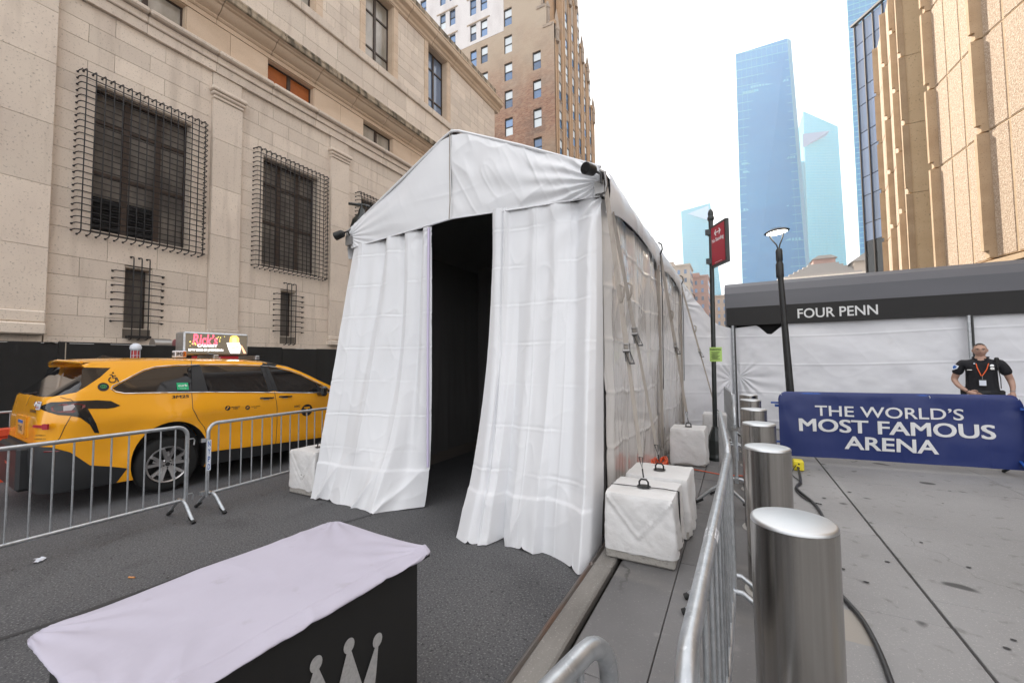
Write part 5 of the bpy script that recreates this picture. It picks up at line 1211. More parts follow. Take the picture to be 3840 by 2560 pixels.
R['front_window'] = [(1.40,1.197),(1.8,1.165),(2.26,1.125),(2.30,1.165),(2.14,1.27),(1.97,1.36),(1.8,1.455),(1.63,1.525),(1.45,1.578),(1.30,1.598)]
R['tail_light'] = [(-1.30,1.19),(-1.21,1.215),(-1.12,1.245),(-.89,1.25),(-.7,1.245),(-.58,1.225),(-.50,1.165),(-.55,1.145),(-.61,1.14),(-.78,1.155),(-.75,1.08),(-.71,.98),(-.675,.86),(-.715,.87),(-.76,.97),(-.84,1.06),(-.92,1.09),(-1.02,1.105),(-1.12,1.14)]
R['rear_window'] = [(-1.98,1.30),(-1.5,1.295),(-1.15,1.305),(-.90,1.345),(-.78,1.41),(-.66,1.51),(-.56,1.62),(-.9,1.632),(-1.3,1.63),(-1.98,1.635)]
R['bumper'] = [(-1.98,ZB),(-1.1,ZB),(-.5,ZB),(-.42,.40),(-.58,.455),(-.74,.50),(-.90,.68),(-1.06,.755),(-1.3,.77),(-1.98,.77)]
R['sill'] = [(.47,ZB),(2.62,ZB),(2.66,.36),(2.2,.36),(1.45,.385),(.44,.435)]
R['front_grille'] = [(4.81,ZB),(3.75,ZB),(3.85,.36),(4.1,.50),(4.3,.62),(4.81,.64)]
R['headlight'] = [(3.6,.80),(3.95,.72),(4.25,.72),(4.2,.80),(3.9,.86),(3.6,.88)]
# lamp opening line etc. triangulated together so that every edge is exact
V2, E2 = [], []
def addpoly(P, close=True, sub=.09):
    i0 = len(V2); n = len(P); pts = []
    for k in range(n if close else n-1):
        a, c_ = Vector(P[k]), Vector(P[(k+1) % n]); m_ = max(1, int((c_-a).length/sub))
        for q in range(m_): pts.append(a.lerp(c_, q/m_))
    if not close: pts.append(Vector(P[-1]))
    V2.extend(pts); k = len(pts)
    E2.extend([(i0+q, i0+(q+1) % k) for q in range(k if close else k-1)]); return list(range(i0, i0+k))
of = addpoly(out)
for P in R.values(): addpoly(P)
seams = {'slide': [(.28,1.70),(.25,1.40),(.235,1.27),(.232,1.05),(.30,.90),(.38,.78),(.455,.52)], 'front': [(1.23,1.675),(1.29,1.40),(1.33,1.22),(1.37,.95),(1.385,.70),(1.37,.385)], 'front_end': [(2.42,1.19),(2.45,.9),(2.50,.60),(2.60,.40)]}
for P in seams.values(): addpoly(P, False)
for p in np.arange(-1.95, 4.8, .06):
    for z in np.arange(.28, 1.69, .055): 
        if inpoly(p, z, out): V2.append(Vector((p, z)))
vo, eo, fo_, _, _, _ = mgeo.delaunay_2d_cdt(V2, E2, [of], 1, 1e-5, False)
regf = {}
def region(p, z):
    for k in ('quarter_window','door_window','front_window','rear_window','tail_light','bumper','sill','front_grille','headlight'):
        if inpoly(p, z, R[k]): return k
    if z > 1.2 and (.23 < p < .43 or 1.17 < p < 1.41) and z < 1.64 and z > 1.28-.07*(p-.23): return 'window_pillar' if p < .8 else 'door_pillar'
    if p < -.56 and z > 1.0:
        e = (-.87,-.96)
        if p < -.93-.0*(z) : return 'tailgate'
    if p < -1.0: return 'tailgate'
    if z < 1.30 or True:
        xs = np.interp(z, [.52,.78,.90,1.05,1.27,1.40,1.70], [.455,.38,.30,.232,.235,.25,.28]); xf = np.interp(z, [.385,.70,.95,1.22,1.40,1.675], [1.37,1.385,1.37,1.33,1.29,1.23])
        if z < 1.66:
            if xs < p < xf: return 'sliding_door'
            if xf <= p < np.interp(z, [.40,.6,.9,1.19,1.20], [2.60,2.50,2.45,2.42,2.42]): return 'front_door'
    return 'body_panel'
for f in fo_:
    c_ = (vo[f[0]]+vo[f[1]]+vo[f[2]])/3
    if not inpoly(c_.x, c_.y, out): continue
    regf.setdefault(region(c_.x, c_.y), []).append(f)
MM = dict(quarter_window=m_vglass, door_window=m_vglass, front_window=m_vglass, rear_window=m_vglass, tail_light=m_vblack, bumper=m_vplastic, sill=m_vplastic, front_grille=m_vplastic, headlight=m_tailc, window_pillar=m_vplastic, door_pillar=m_vplastic, tailgate=m_taxi, sliding_door=m_taxi, front_door=m_taxi, body_panel=m_taxi)
NM = dict(bumper='bumper', sill='sill', window_pillar='pillar_trim', door_pillar='pillar_trim', front_window='front_window', tail_light='tail_light')
OFF = dict(quarter_window=-.006, door_window=-.006, front_window=-.006, rear_window=-.004, tail_light=.004, bumper=.006, window_pillar=-.003, door_pillar=-.003, sill=-.02)
for side in (0, 1):
    for k, fs in regf.items():
        ids = sorted({i for f in fs for i in f}); mp = {i: q for q, i in enumerate(ids)}; vs = []
        for i in ids:
            v = pos(vo[i].x, vo[i].y, OFF.get(k, 0)); vs.append((v.x if side == 0 else -W_-v.x, v.y, v.z))
        me = bpy.data.meshes.new(NM.get(k, k)); me.from_pydata(vs, [], [tuple(mp[i] for i in (f if side == 0 else f[::-1])) for f in fs]); me.materials.append(MM[k]); smooth(me, 40)
        link(NM.get(k, k), me, TX)
def onside(pts, r, m_, name, off=.0, n=6, sides=(0,1), fine=.04):
    for side in sides:
        P_ = []
        for k in range(len(pts)-1):
            a, c_ = Vector(pts[k]), Vector(pts[k+1]); m = max(1, int((c_-a).length/fine)); P_ += [a.lerp(c_, q/m) for q in range(m)]
        P_.append(Vector(pts[-1])); L3 = [pos(q.x, q.y, off) for q in P_]
        if side: L3 = [Vector((-W_-v.x, v.y, v.z)) for v in L3]
        B().tube(L3, r, n).obj(name, m_, TX, sm=True, ang=60)
for P in seams.values(): onside(P, .0035, m_ink, 'door_seam', .001)
onside([(-1.05,1.30),(-.93,1.27),(-.90,1.24)], .003, m_ink, 'tailgate_seam', .001)
onside([(-.91,1.09),(-.95,.98),(-.985,.86),(-1.03,.76)], .003, m_ink, 'tailgate_seam', .001)
chr_ = [(2.29,1.13),(1.9,1.152),(1.40,1.192),(.43,1.262),(.0,1.285),(-.45,1.305),(-.535,1.33),(-.575,1.37),(-.56,1.40),(-.48,1.445),(-.36,1.52),(-.25,1.585),(-.13,1.625),(.1,1.645),(.38,1.648),(.8,1.642),(1.18,1.626),(1.30,1.612),(1.45,1.592),(1.63,1.54),(1.8,1.47),(1.97,1.375),(2.14,1.285),(2.32,1.17)]
onside(chr_, .007, m_chrome, 'chrome_trim', .004)
onside([(2.14,1.135),(2.05,1.31)], .012, m_ink, 'quarter_light_bar', .0)
onside([(-.30,1.695),(.2,1.70),(1.0,1.69)], .006, m_ink, 'roof_ditch', -.01)
# black wheel arch lips and wheel wells
for (c_, ra, rb) in ARCH:
    for side in (0, 1):
        sx = 1 if side == 0 else -1; ox = 0 if side == 0 else -W_
        b = B(); pr = ell(c_, ra, rb, 205, -25, 24); n = len(pr)
        vs = []
        for (p, z) in pr:
            v = pos(p, z, 0); vs += [(ox+sx*v.x, p, z), (ox+sx*(v.x-.26), p, z)]
        b.add(vs, [(2*i, 2*i+1, 2*i+3, 2*i+2) for i in range(n-1)]); cz = [(ox-sx*.262, p, z) for p, z in pr]
        b.add(cz, [tuple(range(len(cz)))]); b.obj('wheel_well', m_ink, TX, fix=False)
# roof / windscreen / bonnet lofted between the two top edges
tp = []
for k in range(len(topl)-1):
    a, c_ = Vector(topl[k]), Vector(topl[k+1]); m = max(1, int((c_-a).length/.05)); tp += [a.lerp(c_, q/m) for q in range(m)]
tp.append(Vector(topl[-1])); tp = tp[::-1]
E0 = [pos(q.x, q.y) for q in tp]
def loft(sel, name, m_, off=0., crown=.045, inset=0.):
    rows_ = [E0[i] for i in sel]; nv_ = 20; b = B(); vs = []
    for v in rows_:
        cr2 = crown*min(1, abs(v.x+W_/2)/.6)
        for k in range(nv_+1):
            t_ = inset+(1-2*inset)*k/nv_; s_ = 1-(2*t_-1)**2
            vs.append((v.x+(-W_-2*v.x)*t_, v.y+(.10*s_*(1 if 1.0 < v.y < 3.1 else 0)*min(1,(v.y-1)/.8 if v.y < 2 else 1)), v.z+cr2*(1-(2*t_-1)**4)+off))
    n = nv_+1; b.add(vs, [(i*n+k, i*n+k+1, (i+1)*n+k+1, (i+1)*n+k) for i in range(len(rows_)-1) for k in range(nv_)])
    return b.obj(name, m_, TX, sm=True, ang=50, fix=False)
iy = [v.y for v in E0]
r_end = max(i for i in range(len(iy)) if iy[i] <= 1.30); w_end = max(i for i in range(len(iy)) if iy[i] <= 2.62)
loft(range(0, r_end+1), 'roof', m_taxi); loft(range(r_end, w_end+1), 'windscreen', m_vglass); loft(range(w_end, len(iy)), 'bonnet', m_taxi)
b = B(); b.add([(-.10,-1.0,ZB+.02),(-W_+.10,-1.0,ZB+.02),(-W_+.1,3.9,ZB+.02),(-.1,3.9,ZB+.02)], [(0,1,2,3)]); b.obj('underbody', m_ink, TX, fix=False)
# roof spoiler lip at the rear edge, wiper, antenna
B().tube([(-.22,-.80,1.685),(-.5,-.83,1.70),(-.98,-.86,1.715),(-1.46,-.83,1.70),(-1.74,-.80,1.685)], .018, 8).obj('spoiler_edge', m_taxi, TX, sm=True)
b = B(); b.add([(-.965,-.50,1.745),(-.995,-.50,1.745),(-.98,-.44,1.79),(-.965,-.28,1.748),(-.995,-.28,1.748)], [(0,1,2),(0,2,3),(1,4,2),(2,4,3),(0,3,4,1)]); b.obj('roof_fin', m_vblack, TX)
B().tube([(-.98,-1.12,1.315),(-.8,-1.09,1.33),(-.6,-1.075,1.345)], .008, 6).obj('rear_wiper', m_ink, TX)
# wheels
def wheel(y, x, s_, name='wheel'):
    wt = B().lathe([(.215,-.10),(.30,-.105),(.335,-.09),(.352,-.05),(.356,0),(.352,.05),(.335,.09),(.30,.105),(.225,.10)], (0,0,0), 48, 'x', cap=False).mesh('wheel', m_tyre, True, 50)
    wo_ = link('wheel', wt, TX, (x-s_*.13, y, .356), (0,0,0 if s_ > 0 else pi))
    B().lathe([(.226,.098),(.232,.104),(.226,.112),(.212,.104),(.205,.06),(.205,-.09)], (0,0,0), 40, 'x', cap=False).obj('rim_barrel', m_rim, wo_, sm=True)
    b = B()
    for k in range(5):
        a = 2*pi*k/5+.3
        for da, tw in ((-.15,-.12), (.15,.12)):
            p0 = Vector((.072, .050*cos(a+da*1.2), .050*sin(a+da*1.2))); p1 = Vector((.098, .212*cos(a+da*1.9), .212*sin(a+da*1.9)))
            b.bar(p0, p1, .036, .028, (1,0,0))
        b.bar((.060,.04*cos(a),.04*sin(a)), (.072,.16*cos(a),.16*sin(a)), .03, .012, (1,0,0))
    b.lathe([(.0,.085),(.05,.085),(.066,.075),(.07,.05)][::-1], (0,0,0), 20, 'x'); b.obj('rim', m_rim, wo_)
    b = B()
    for k in range(5): a = 2*pi*k/5+.3+pi/5; b.lathe([(.009,.08),(.009,.092),(0,.093)], (0,.043*cos(a),.043*sin(a)), 8, 'x')
    b.lathe([(.026,.085),(.026,.090),(0,.0905)], (0,0,0), 16, 'x'); b.obj('wheel_nuts', m_dsteel, wo_)
    B().lathe([(.205,.0),(.205,-.02),(0,-.021)], (0,0,0), 30, 'x').obj('brake_disc', m_dsteel, wo_)
for y in (0.0, 3.06):
    wheel(y, 0, 1); wheel(y, -W_, -1)
# rear bumper box, plate, lights
vs, fs = cbox(-1.55,-.42,-1.24,-.95,.25,.74,.03); B().add(vs, fs).obj('bumper_box', m_vplastic, TX)
B().box(-1.02,-.78,-1.246,-1.242,.50,.57).obj('badge_recess', m_ink, TX); text('PilotRide', .19, .035, m_chrome, TX, (-.90,-1.249,.535), FRONT, bold=.01)
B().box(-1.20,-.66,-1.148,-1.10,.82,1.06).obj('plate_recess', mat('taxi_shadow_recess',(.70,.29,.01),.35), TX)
pl = B().box(-.98,-.72,-1.162,-1.15,.86,1.02).obj('licence_plate', mat('plate_orange', (.62,.36,.14), .5), TX); B().box(-.98,-.72,-1.164,-1.1625,.985,1.02).obj('plate_band', m_blueink, pl)
text('T704LC', .21, .06, m_ink, pl, (-.85,-1.1645,.925), FRONT, bold=.01)
# red arrow reflector, red text sticker, emblem
def sidetext(s, p, z, w_, h_, m_, off=.004, name='lettering', **k):
    x, y, nx, ny = plan(p); v = pos(p, z, off); a = pos(p, z+.03, off); tilt = atan2(-(a.x-v.x)*nx-(a.y-v.y)*ny, a.z-v.z)
    rz = atan2(nx, -ny)
    R_ = Matrix.Rotation(rz, 3, 'Z') @ Matrix.Rotation(pi/2-tilt, 3, 'X')
    o = text(s, w_, h_, m_, TX, v, R_.to_euler(), name=name, **k); return o
def sidepatch(P, m_, name, off=.003, sides=(0,)):
    """flat sticker polygon laid on the body surface"""
    n = len(P); c_ = (sum(p[0] for p in P)/n, sum(p[1] for p in P)/n)
    vs = [pos(*c_, off)]+[pos(p, z, off) for p, z in P]
    return B().add(vs, [(0, k+1, (k+1) % n+1) for k in range(n)]).obj(name, m_, TX, fix=False)
sidetext('SIENNA', -1.52, 1.135, .30, .035, m_ink, bold=.02, shear=.2)
b = B(); v = pos(-1.45, 1.215, .01); b.tube([(v.x+.045*cos(a*pi/8), v.y, v.z+.03*sin(a*pi/8)) for a in range(17)], .005, 6); b.tube([(v.x+.03*cos(a*pi/8), v.y, v.z+.012+.01*sin(a*pi/8)) for a in range(17)], .004, 6); b.tube([(v.x+.012*cos(a*pi/8), v.y, v.z+.027*sin(a*pi/8)) for a in range(17)], .004, 6); b.obj('emblem', m_chrome, TX, sm=True)
sidepatch([(-1.40,1.16),(-1.24,1.16),(-1.24,1.25),(-1.40,1.25)], m_paper, 'phone_sticker', .008)
sidetext('TO FILE COMPLAINT', -1.32, 1.235, .13, .013, m_red, .011, bold=.02); sidetext('212-967-7577', -1.32, 1.185, .13, .026, m_red, .011, bold=.03)
b = B(); v0 = pos(-1.25, .985, .02); v1 = pos(-1.10, .985, .05); v2 = pos(-1.06, .985, .05)
b.bar(v0, v1, .015, .028)
b.bar(v1, v2+Vector((.01,.0,0)), .02, .06); b.obj('red_arrow_marker', m_red, TX)
sidetext('CAUTION >>>', -1.17, .885, .14, .018, m_ink, .004, bold=.01); sidetext('PASSENGER EXIT', -1.17, .845, .16, .016, m_ink, .004, bold=.01)
sidepatch([(-1.10,.70),(-.98,.70),(-.97,.712),(-1.10,.716)], m_tail, 'reflector', .012)
# tail light glow areas
sidepatch([(-1.10,1.19),(-1.0,1.225),(-.88,1.225),(-.80,1.20),(-.80,1.175),(-.90,1.12),(-1.0,1.13),(-1.08,1.15)], m_tail, 'tail_lens', .007)
sidepatch([(-.985,1.20),(-.90,1.215),(-.885,1.19),(-.91,1.15),(-.975,1.145)], m_tailc, 'clear_lens', .009)
sidepatch([(-.86,1.13),(-.80,1.14),(-.765,1.06),(-.725,.93),(-.74,.95),(-.80,1.05)], m_vblack, 'lens_edge', .008)
# handles, mirror
for p in (1.21, 1.50):
    a = pos(p-.10, 1.125, .0); c_ = pos(p+.10, 1.118, .0)
    b = B(); b.tube([a+Vector((.005,0,0)), a+Vector((.03,.03,0)), c_+Vector((.03,-.03,0)), c_+Vector((.005,0,0))], .013, 8); b.obj('door_handle', m_vblack, TX, sm=True)
    sidepatch([(p-.05,1.095),(p+.04,1.093),(p+.04,1.108),(p-.05,1.110)], m_chrome, 'handle_recess', .002)
b = B(); b.add(*cbox(.02,.20,2.02,2.14,1.09,1.26,.03)); b.tube([(-.02,2.10,1.16),(.06,2.08,1.12)], .03, 8); b.obj('door_mirror', m_vblack, TX)
b = B(); b.add(*cbox(-W_-.20,-W_-.02,2.02,2.14,1.09,1.26,.03)); b.obj('door_mirror', m_vblack, TX)
# lettering and stickers on the side
sidetext('3M25', .105, 1.225, .19, .040, m_ink, .004, bold=.02, shear=.1)
gp = sidepatch([(.075,1.315),(.205,1.31),(.205,1.405),(.075,1.41)], mat('green_sticker', (.02,.42,.18), .4), 'green_sticker', .004)
sidetext('curb', .14, 1.372, .10, .034, m_signwhite, .009, bold=.02); sidetext('The Taxi App', .14, 1.33, .07, .012, m_signwhite, .009)
def sidedisc(p, z, r, m_, name, off=.004, sq=1.): return sidepatch([(p+r*cos(k*pi/12), z+r*sq*sin(k*pi/12)) for k in range(24)], m_, name, off)
sidedisc(.66, 1.02, .035, m_ink, 'fare_emblem'); sidedisc(.93, 1.0, .033, m_ink, 'fare_emblem')
onside([(.645,1.0),(.655,1.02),(.675,1.035)], .005, m_taxi, 'emblem_mark', .004, sides=(0,)); onside([(.655,1.04),(.665,1.045)], .005, m_taxi, 'emblem_mark', .004, sides=(0,))
onside([(.912,.985),(.93,1.0),(.95,1.018)], .004, m_taxi, 'emblem_mark', .004, sides=(0,)); onside([(.92,1.012),(.94,.99)], .003, m_taxi, 'emblem_mark', .004, sides=(0,))
sidetext('METERED\nFARE', .765, 1.015, .12, .04, m_ink, .004, bold=.012, shear=.1); sidetext('FLAT FARE\nJFK', 1.045, .995, .13, .04, m_ink, .004, bold=.012, shear=.1)
sidetext('NYC', 1.70, .945, .10, .036, m_ink, .004, bold=.035); sidedisc(1.87, .865, .10, m_ink, 'round_emblem', .003)
sidetext('T', 1.87, .855, .10, .13, m_taxi, .006, bold=.03)
# wheelchair symbol and round green badge on the rear quarter
b = B(); q = lambda p, z: pos(p, z, .004)
b.tube([q(-.555+.032*cos(radians(a)), 1.475+.032*sin(radians(a))) for a in range(110, 400, 20)], .0055, 6)
b.tube([q(-.575,1.535),(q(-.555,1.54)),q(-.55,1.50),q(-.515,1.50),q(-.50,1.45)], .006, 6); b.tube([q(-.553,1.52),q(-.52,1.525)], .005, 6)
b.tube([q(-.548,1.558),q(-.540,1.561)], .010, 8); b.obj('wheelchair_symbol', m_ink, TX, sm=True)
sidedisc(-.64, 1.395, .05, m_ink, 'round_badge', .004); 
b = B(); b.tube([q(-.645+.018*cos(radians(a)), 1.40+.018*sin(radians(a))) for a in range(0, 361, 30)], .003, 5); b.tube([q(-.63+.016*cos(radians(a)), 1.40+.018*sin(radians(a))) for a in range(0, 361, 30)], .003, 5); b.obj('badge_mark', mat('green_ink', (.05,.35,.10), .5), TX)
# roof rack and advert box
AD = B().add(*cbox(-1.18,-.86,.42,1.33,1.80,2.155,.02)).obj('advert_box', m_alu, TX)
m_screen = mat('dark_screen', (.035,.03,.022), .4, emit=((.115,.095,.07), .5)); m_pink = mat('screen_pink', (.7,.1,.15), .5, emit=((1,.10,.16), .75)); m_scrw = mat('screen_white', (.8,.8,.8), .5, emit=((1,.98,1), .8))
m_scry = mat('screen_yellow', (.8,.7,.2), .5, emit=((1,.8,.15), .7)); m_scrs = mat('screen_skin', (.7,.35,.25), .5, emit=((1,.40,.22), .65)); m_scrh = mat('screen_hair', (.8,.45,.15), .5, emit=((1,.55,.12), .6))
B().box(-.859,-.856,.44,1.31,1.825,2.125).obj('screen', m_screen, AD)
TXR = (pi/2,0,pi/2); SX = -.853
text('Rick’s', .34, .17, m_pink, AD, (SX,.70,2.04), TXR, bold=.02, shear=.15); text('CABARET', .27, .042, m_scrw, AD, (SX,.73,1.945), TXR, bold=.02)
text('50 W 33RD ST | MIDTOWN', .47, .042, m_scrw, AD, (SX,.715,1.872), TXR, bold=.02)
def flatp(P, m_, name, x=SX): return B().add([(x,y,z) for y,z in P], [tuple(range(len(P)))]).obj(name, m_, AD, fix=False)
flatp([(1.04,2.02),(1.05,2.10),(1.09,2.124),(1.15,2.12),(1.185,2.08),(1.185,1.99),(1.15,1.97),(1.07,1.97)], m_scrh, 'advert_figure')
flatp([(1.075,2.03),(1.08,2.08),(1.11,2.10),(1.145,2.08),(1.15,2.03),(1.13,1.995),(1.095,1.995)], m_scrs, 'advert_figure', SX+.001)
flatp([(1.0,2.0),(1.03,1.90),(1.06,1.83),(1.20,1.83),(1.21,1.95),(1.19,2.01)], m_scrw, 'advert_figure', SX+.001)
flatp([(1.20,1.97),(1.23,1.96),(1.30,1.83),(1.26,1.83)], m_scrs, 'advert_figure', SX+.0015)
flatp([(1.07,1.93),(1.18,1.95),(1.185,1.92),(1.08,1.905)], m_scrs, 'advert_figure', SX+.002)
random.seed(2); b = B()
for (y, z) in ((.50,2.0),(.53,1.97),(.50,1.94),(.545,2.015),(.57,1.96),(.56,1.98),(.86,2.07),(.90,2.05),(.88,2.09),(.91,2.08),(.90,2.02),(.965,2.10)):
    r = random.uniform(.007,.014); b.add([(SX, y+(r if k % 2 == 0 else r*.45)*sin(k*pi/5), z+(r if k % 2 == 0 else r*.45)*cos(k*pi/5)) for k in range(10)], [tuple(range(10))])
b.obj('screen_star', m_scry, AD, fix=False)
b = B(); b.add(*cbox(-1.3,-.7,.76,.83,1.735,1.80,.006)); b.add(*cbox(-1.3,-.7,1.38,1.44,1.72,1.79,.006)); b.add([(-.78,.6,1.795),(-.78,1.5,1.795),(-.84,1.5,1.80),(-.84,.6,1.80)], [(0,1,2,3)]); b.obj('rack_foot', m_alu, TX)
for x in (-.72, -1.28):
    b = B(); b.bar((x,.5,1.795),(x,1.52,1.795),.02,.015); b.obj('rack_rail', m_dsteel, TX)
vs, fs = cbox(-.93,-.80,.30,.44,1.76,1.86,.008); rn = B().add(vs, fs).obj('roof_number_box', m_paper, TX)
text('3M25', .11, .055, m_ink, rn, (-.865,.298,1.81), FRONT, bold=.03); text('3M25', .11, .055, m_ink, rn, (-.798,.36,1.81), TXR, bold=.03); B().box(-.82,-.797,.395,.435,1.77,1.85).obj('amber_lens', mat('amber', (.6,.18,.02), .3), rn)
# ================================================================= OFFICER
PO = thing('person', 'policeman in dark short-sleeved uniform with orange lanyard, hands on his belt', 'person', (3.37, 9.2, .12), radians(-17))
def skin(name, pts, edges, m_, root=0, sub=2, parent=None, flatten=None):
    """pts: (x,y,z,rx,ry)"""
    me = bpy.data.meshes.new(name); me.from_pydata([p[:3] for p in pts], edges, []); o = bpy.data.objects.new(name, me); COL.objects.link(o)
    md = o.modifiers.new('s', 'SKIN'); md.use_smooth_shade = True; md.branch_smoothing = .6
    for i, p in enumerate(pts): sv = me.skin_vertices[0].data[i]; sv.radius = (p[3], p[4] if len(p) > 4 else p[3]); sv.use_root = i == root
    s2 = o.modifiers.new('u', 'SUBSURF'); s2.levels = sub; s2.render_levels = sub
    bpy.context.view_layer.update(); me2 = bpy.data.meshes.new_from_object(o.evaluated_get(bpy.context.evaluated_depsgraph_get())); bpy.data.objects.remove(o)
    me2.materials.clear(); me2.materials.append(m_); me2.name = name; return me2
def chainE(*idx): return [e for c_ in idx for e in zip(c_[:-1], c_[1:])]
# viewer's left = -x ; he faces -y
arms = {-1: [(-.185,.0,1.44),(-.255,.02,1.30),(-.298,.04,1.17),(-.255,-.04,1.08),(-.185,-.10,1.015),(-.15,-.12,.985)],
         1: [(.185,.0,1.44),(.255,.02,1.30),(.295,.05,1.17),(.305,.0,1.09),(.300,-.04,1.02),(.298,-.05,.985)]}
pts = [(0,.02,.98,.15,.10),(0,.01,1.15,.14,.10),(0,.01,1.32,.165,.105),(0,.01,1.43,.13,.085),(0,.005,1.50,.062,.060),(0,-.005,1.57,.054,.056),(0,-.008,1.62,.05,.055)]
ed = chainE([0,1,2,3,4,5,6])
for s_ in (-1, 1):
    k = len(pts); rr = [.062,.052,.044,.036,.027,.026]
    for q, p in enumerate(arms[s_]): pts.append((*p, rr[q]))
    ed += [(3, k)]+chainE(range(k, k+6))
body = skin('body', pts, ed, m_skin)
bm = bmesh.new(); bm.from_mesh(body)
# head: shaped sphere with brow, eye sockets, nose, lips, chin and ears
nu_, nv_ = 40, 30; base = len(bm.verts); vsl = []
hc = Vector((0, -.012, 1.632))
def headpt(u, v):
    th, ph = 2*pi*u, pi*v; x = sin(ph)*sin(th); y = -sin(ph)*cos(th); z = cos(ph)     # front = -y at u=0
    X = x*.076; Y = y*.096; Z = z*.112
    jaw = max(0, -z); X *= 1-.26*jaw**1.3; Y *= 1-.10*jaw
    if y < 0: Y += .012*max(0, -z)*(-y)          # chin forward
    f = max(0, -y)**2
    Y -= .010*math.exp(-((x/.9)**2)-((z-.22)/.13)**2)*f                                   # brow
    for sx_ in (-1, 1): Y += .014*math.exp(-(((x-sx_*.42)/.22)**2)-((z-.06)/.11)**2)*f      # sockets
    Y -= .024*math.exp(-(x/.15)**2)*f*(max(0, 1-abs((z+.17)/.26)) if z < -.17 else max(0, 1-(z+.17)/.42))   # nose
    Y -= .007*math.exp(-(x/.36)**2-((z+.50)/.09)**2)*f; Y += .005*math.exp(-(x/.4)**2-((z+.505)/.025)**2)*f  # lips
    Y -= .006*math.exp(-(x/.3)**2-((z+.80)/.12)**2)*f
    return hc+Vector((X, Y, Z))
rows_ = [[bm.verts.new(headpt(i/nu_, .02+.96*j/nv_)) for i in range(nu_)] for j in range(nv_+1)]
for j in range(nv_):
    for i in range(nu_): bm.faces.new((rows_[j][i], rows_[j][(i+1)%nu_], rows_[j+1][(i+1)%nu_], rows_[j+1][i]))
bm.faces.new(rows_[0][::-1]); bm.faces.new(rows_[-1])
def addB(bm, b):
    vs = [bm.verts.new(v) for v in b.v]
    for f in b.f: bm.faces.new([vs[i] for i in f])
b = B()
for s_ in (-1, 1):   # ears
    b.tube([(s_*.070,-.002,1.608),(s_*.078,.006,1.612),(s_*.082,.012,1.632),(s_*.079,.010,1.650),(s_*.071,.0,1.650)], [.005,.007,.009,.008,.005], 8)
# hands: palm plus five bent fingers
def hand(b, wrist, d, side, nrm):
    wrist = Vector(wrist); d = Vector(d).normalized(); n_ = Vector(nrm).normalized(); s_ = d.cross(n_).normalized()*side
    b.tube([wrist-d*.02, wrist+d*.02, wrist+d*.055, wrist+d*.085], [.024,.034,.040,.036], 10)
    for k, (o_, L) in enumerate(((-.030,.062),(-.010,.074),(.010,.070),(.029,.054))):
        r0 = wrist+d*.078+s_*o_; b.tube([r0, r0+d*L*.45, r0+d*L*.8-n_*.012, r0+d*L*.95-n_*.030], [.0095,.009,.008,.006], 7)
    t0 = wrist+d*.02-s_*.032; b.tube([t0, t0-s_*.020+d*.025, t0-s_*.022+d*.062], [.013,.011,.008], 7)
hand(b, (-.15,-.125,.985), (.75,-.1,-.32), 1, (0,-1,.1)); hand(b, (.298,-.05,.985), (-.1,-.1,-1), -1, (.3,-1,0))
addB(bm, b)
bmesh.ops.recalc_face_normals(bm, faces=bm.faces); bm.to_mesh(body); bm.free(); smooth(body); link('body', body, PO)
# face details
for s_ in (-1, 1):
    e = hc+Vector((s_*.030,-.083,.008))
    b = B(); b.lathe([(.0,-.006),(.006,-.005),(.010,-.001),(.011,.004)], e, 12, 'y'); b.obj('eye', mat('eye_white', (.45,.42,.40), .3), PO, sm=True)
    b = B(); b.lathe([(.0,-.0075),(.0045,-.007),(.005,-.004)], e, 10, 'y'); b.obj('iris', m_hair, PO)
    B().tube([hc+Vector((s_*.012,-.0935,.022)), hc+Vector((s_*.03,-.0965,.0285)), hc+Vector((s_*.050,-.084,.022))], [.0035,.0045,.003], 6).obj('eyebrow', m_hair, PO, sm=True)
    B().tube([hc+Vector((s_*.016,-.089,.011)), hc+Vector((s_*.03,-.0915,.0165)), hc+Vector((s_*.045,-.083,.011))], [.002,.003,.002], 6).obj('eyelid', m_skin, PO, sm=True)
B().tube([headpt((x/.48) % 1, .655)+Vector((0,-.001,0)) for x in (-.026,-.013,0,.013,.026)], [.001,.0022,.0024,.0022,.001], 6).obj('mouth', mat('lip', (.30,.12,.09), .5, coord='obj'), PO, sm=True)
def hairfn(z0, off):
    def fn(U, V):
        P_ = np.array([[tuple(headpt(a, .02+c_*.5)) for a, c_ in zip(r1, r2)] for r1, r2 in zip(U, V)]); c0 = np.array(tuple(hc)); d = P_-c0; L = np.linalg.norm(d, axis=2, keepdims=True); P_ = c0+d*(1+off/L); return P_[...,0], P_[...,1], P_[...,2]
    return fn
fr = lambda U, V: ~((np.minimum(U, 1-U) < .17) & (V > .44)) & (V < .90-.25*(np.minimum(U, 1-U) < .2))
grid('shaved_sides', hairfn(0, .0015), 48, 30, m_stubble, PO, keep=fr)
grid('hair', hairfn(0, .004), 48, 30, m_hair, PO, keep=lambda U, V: (V < .46-.10*(np.minimum(U,1-U) < .09)))
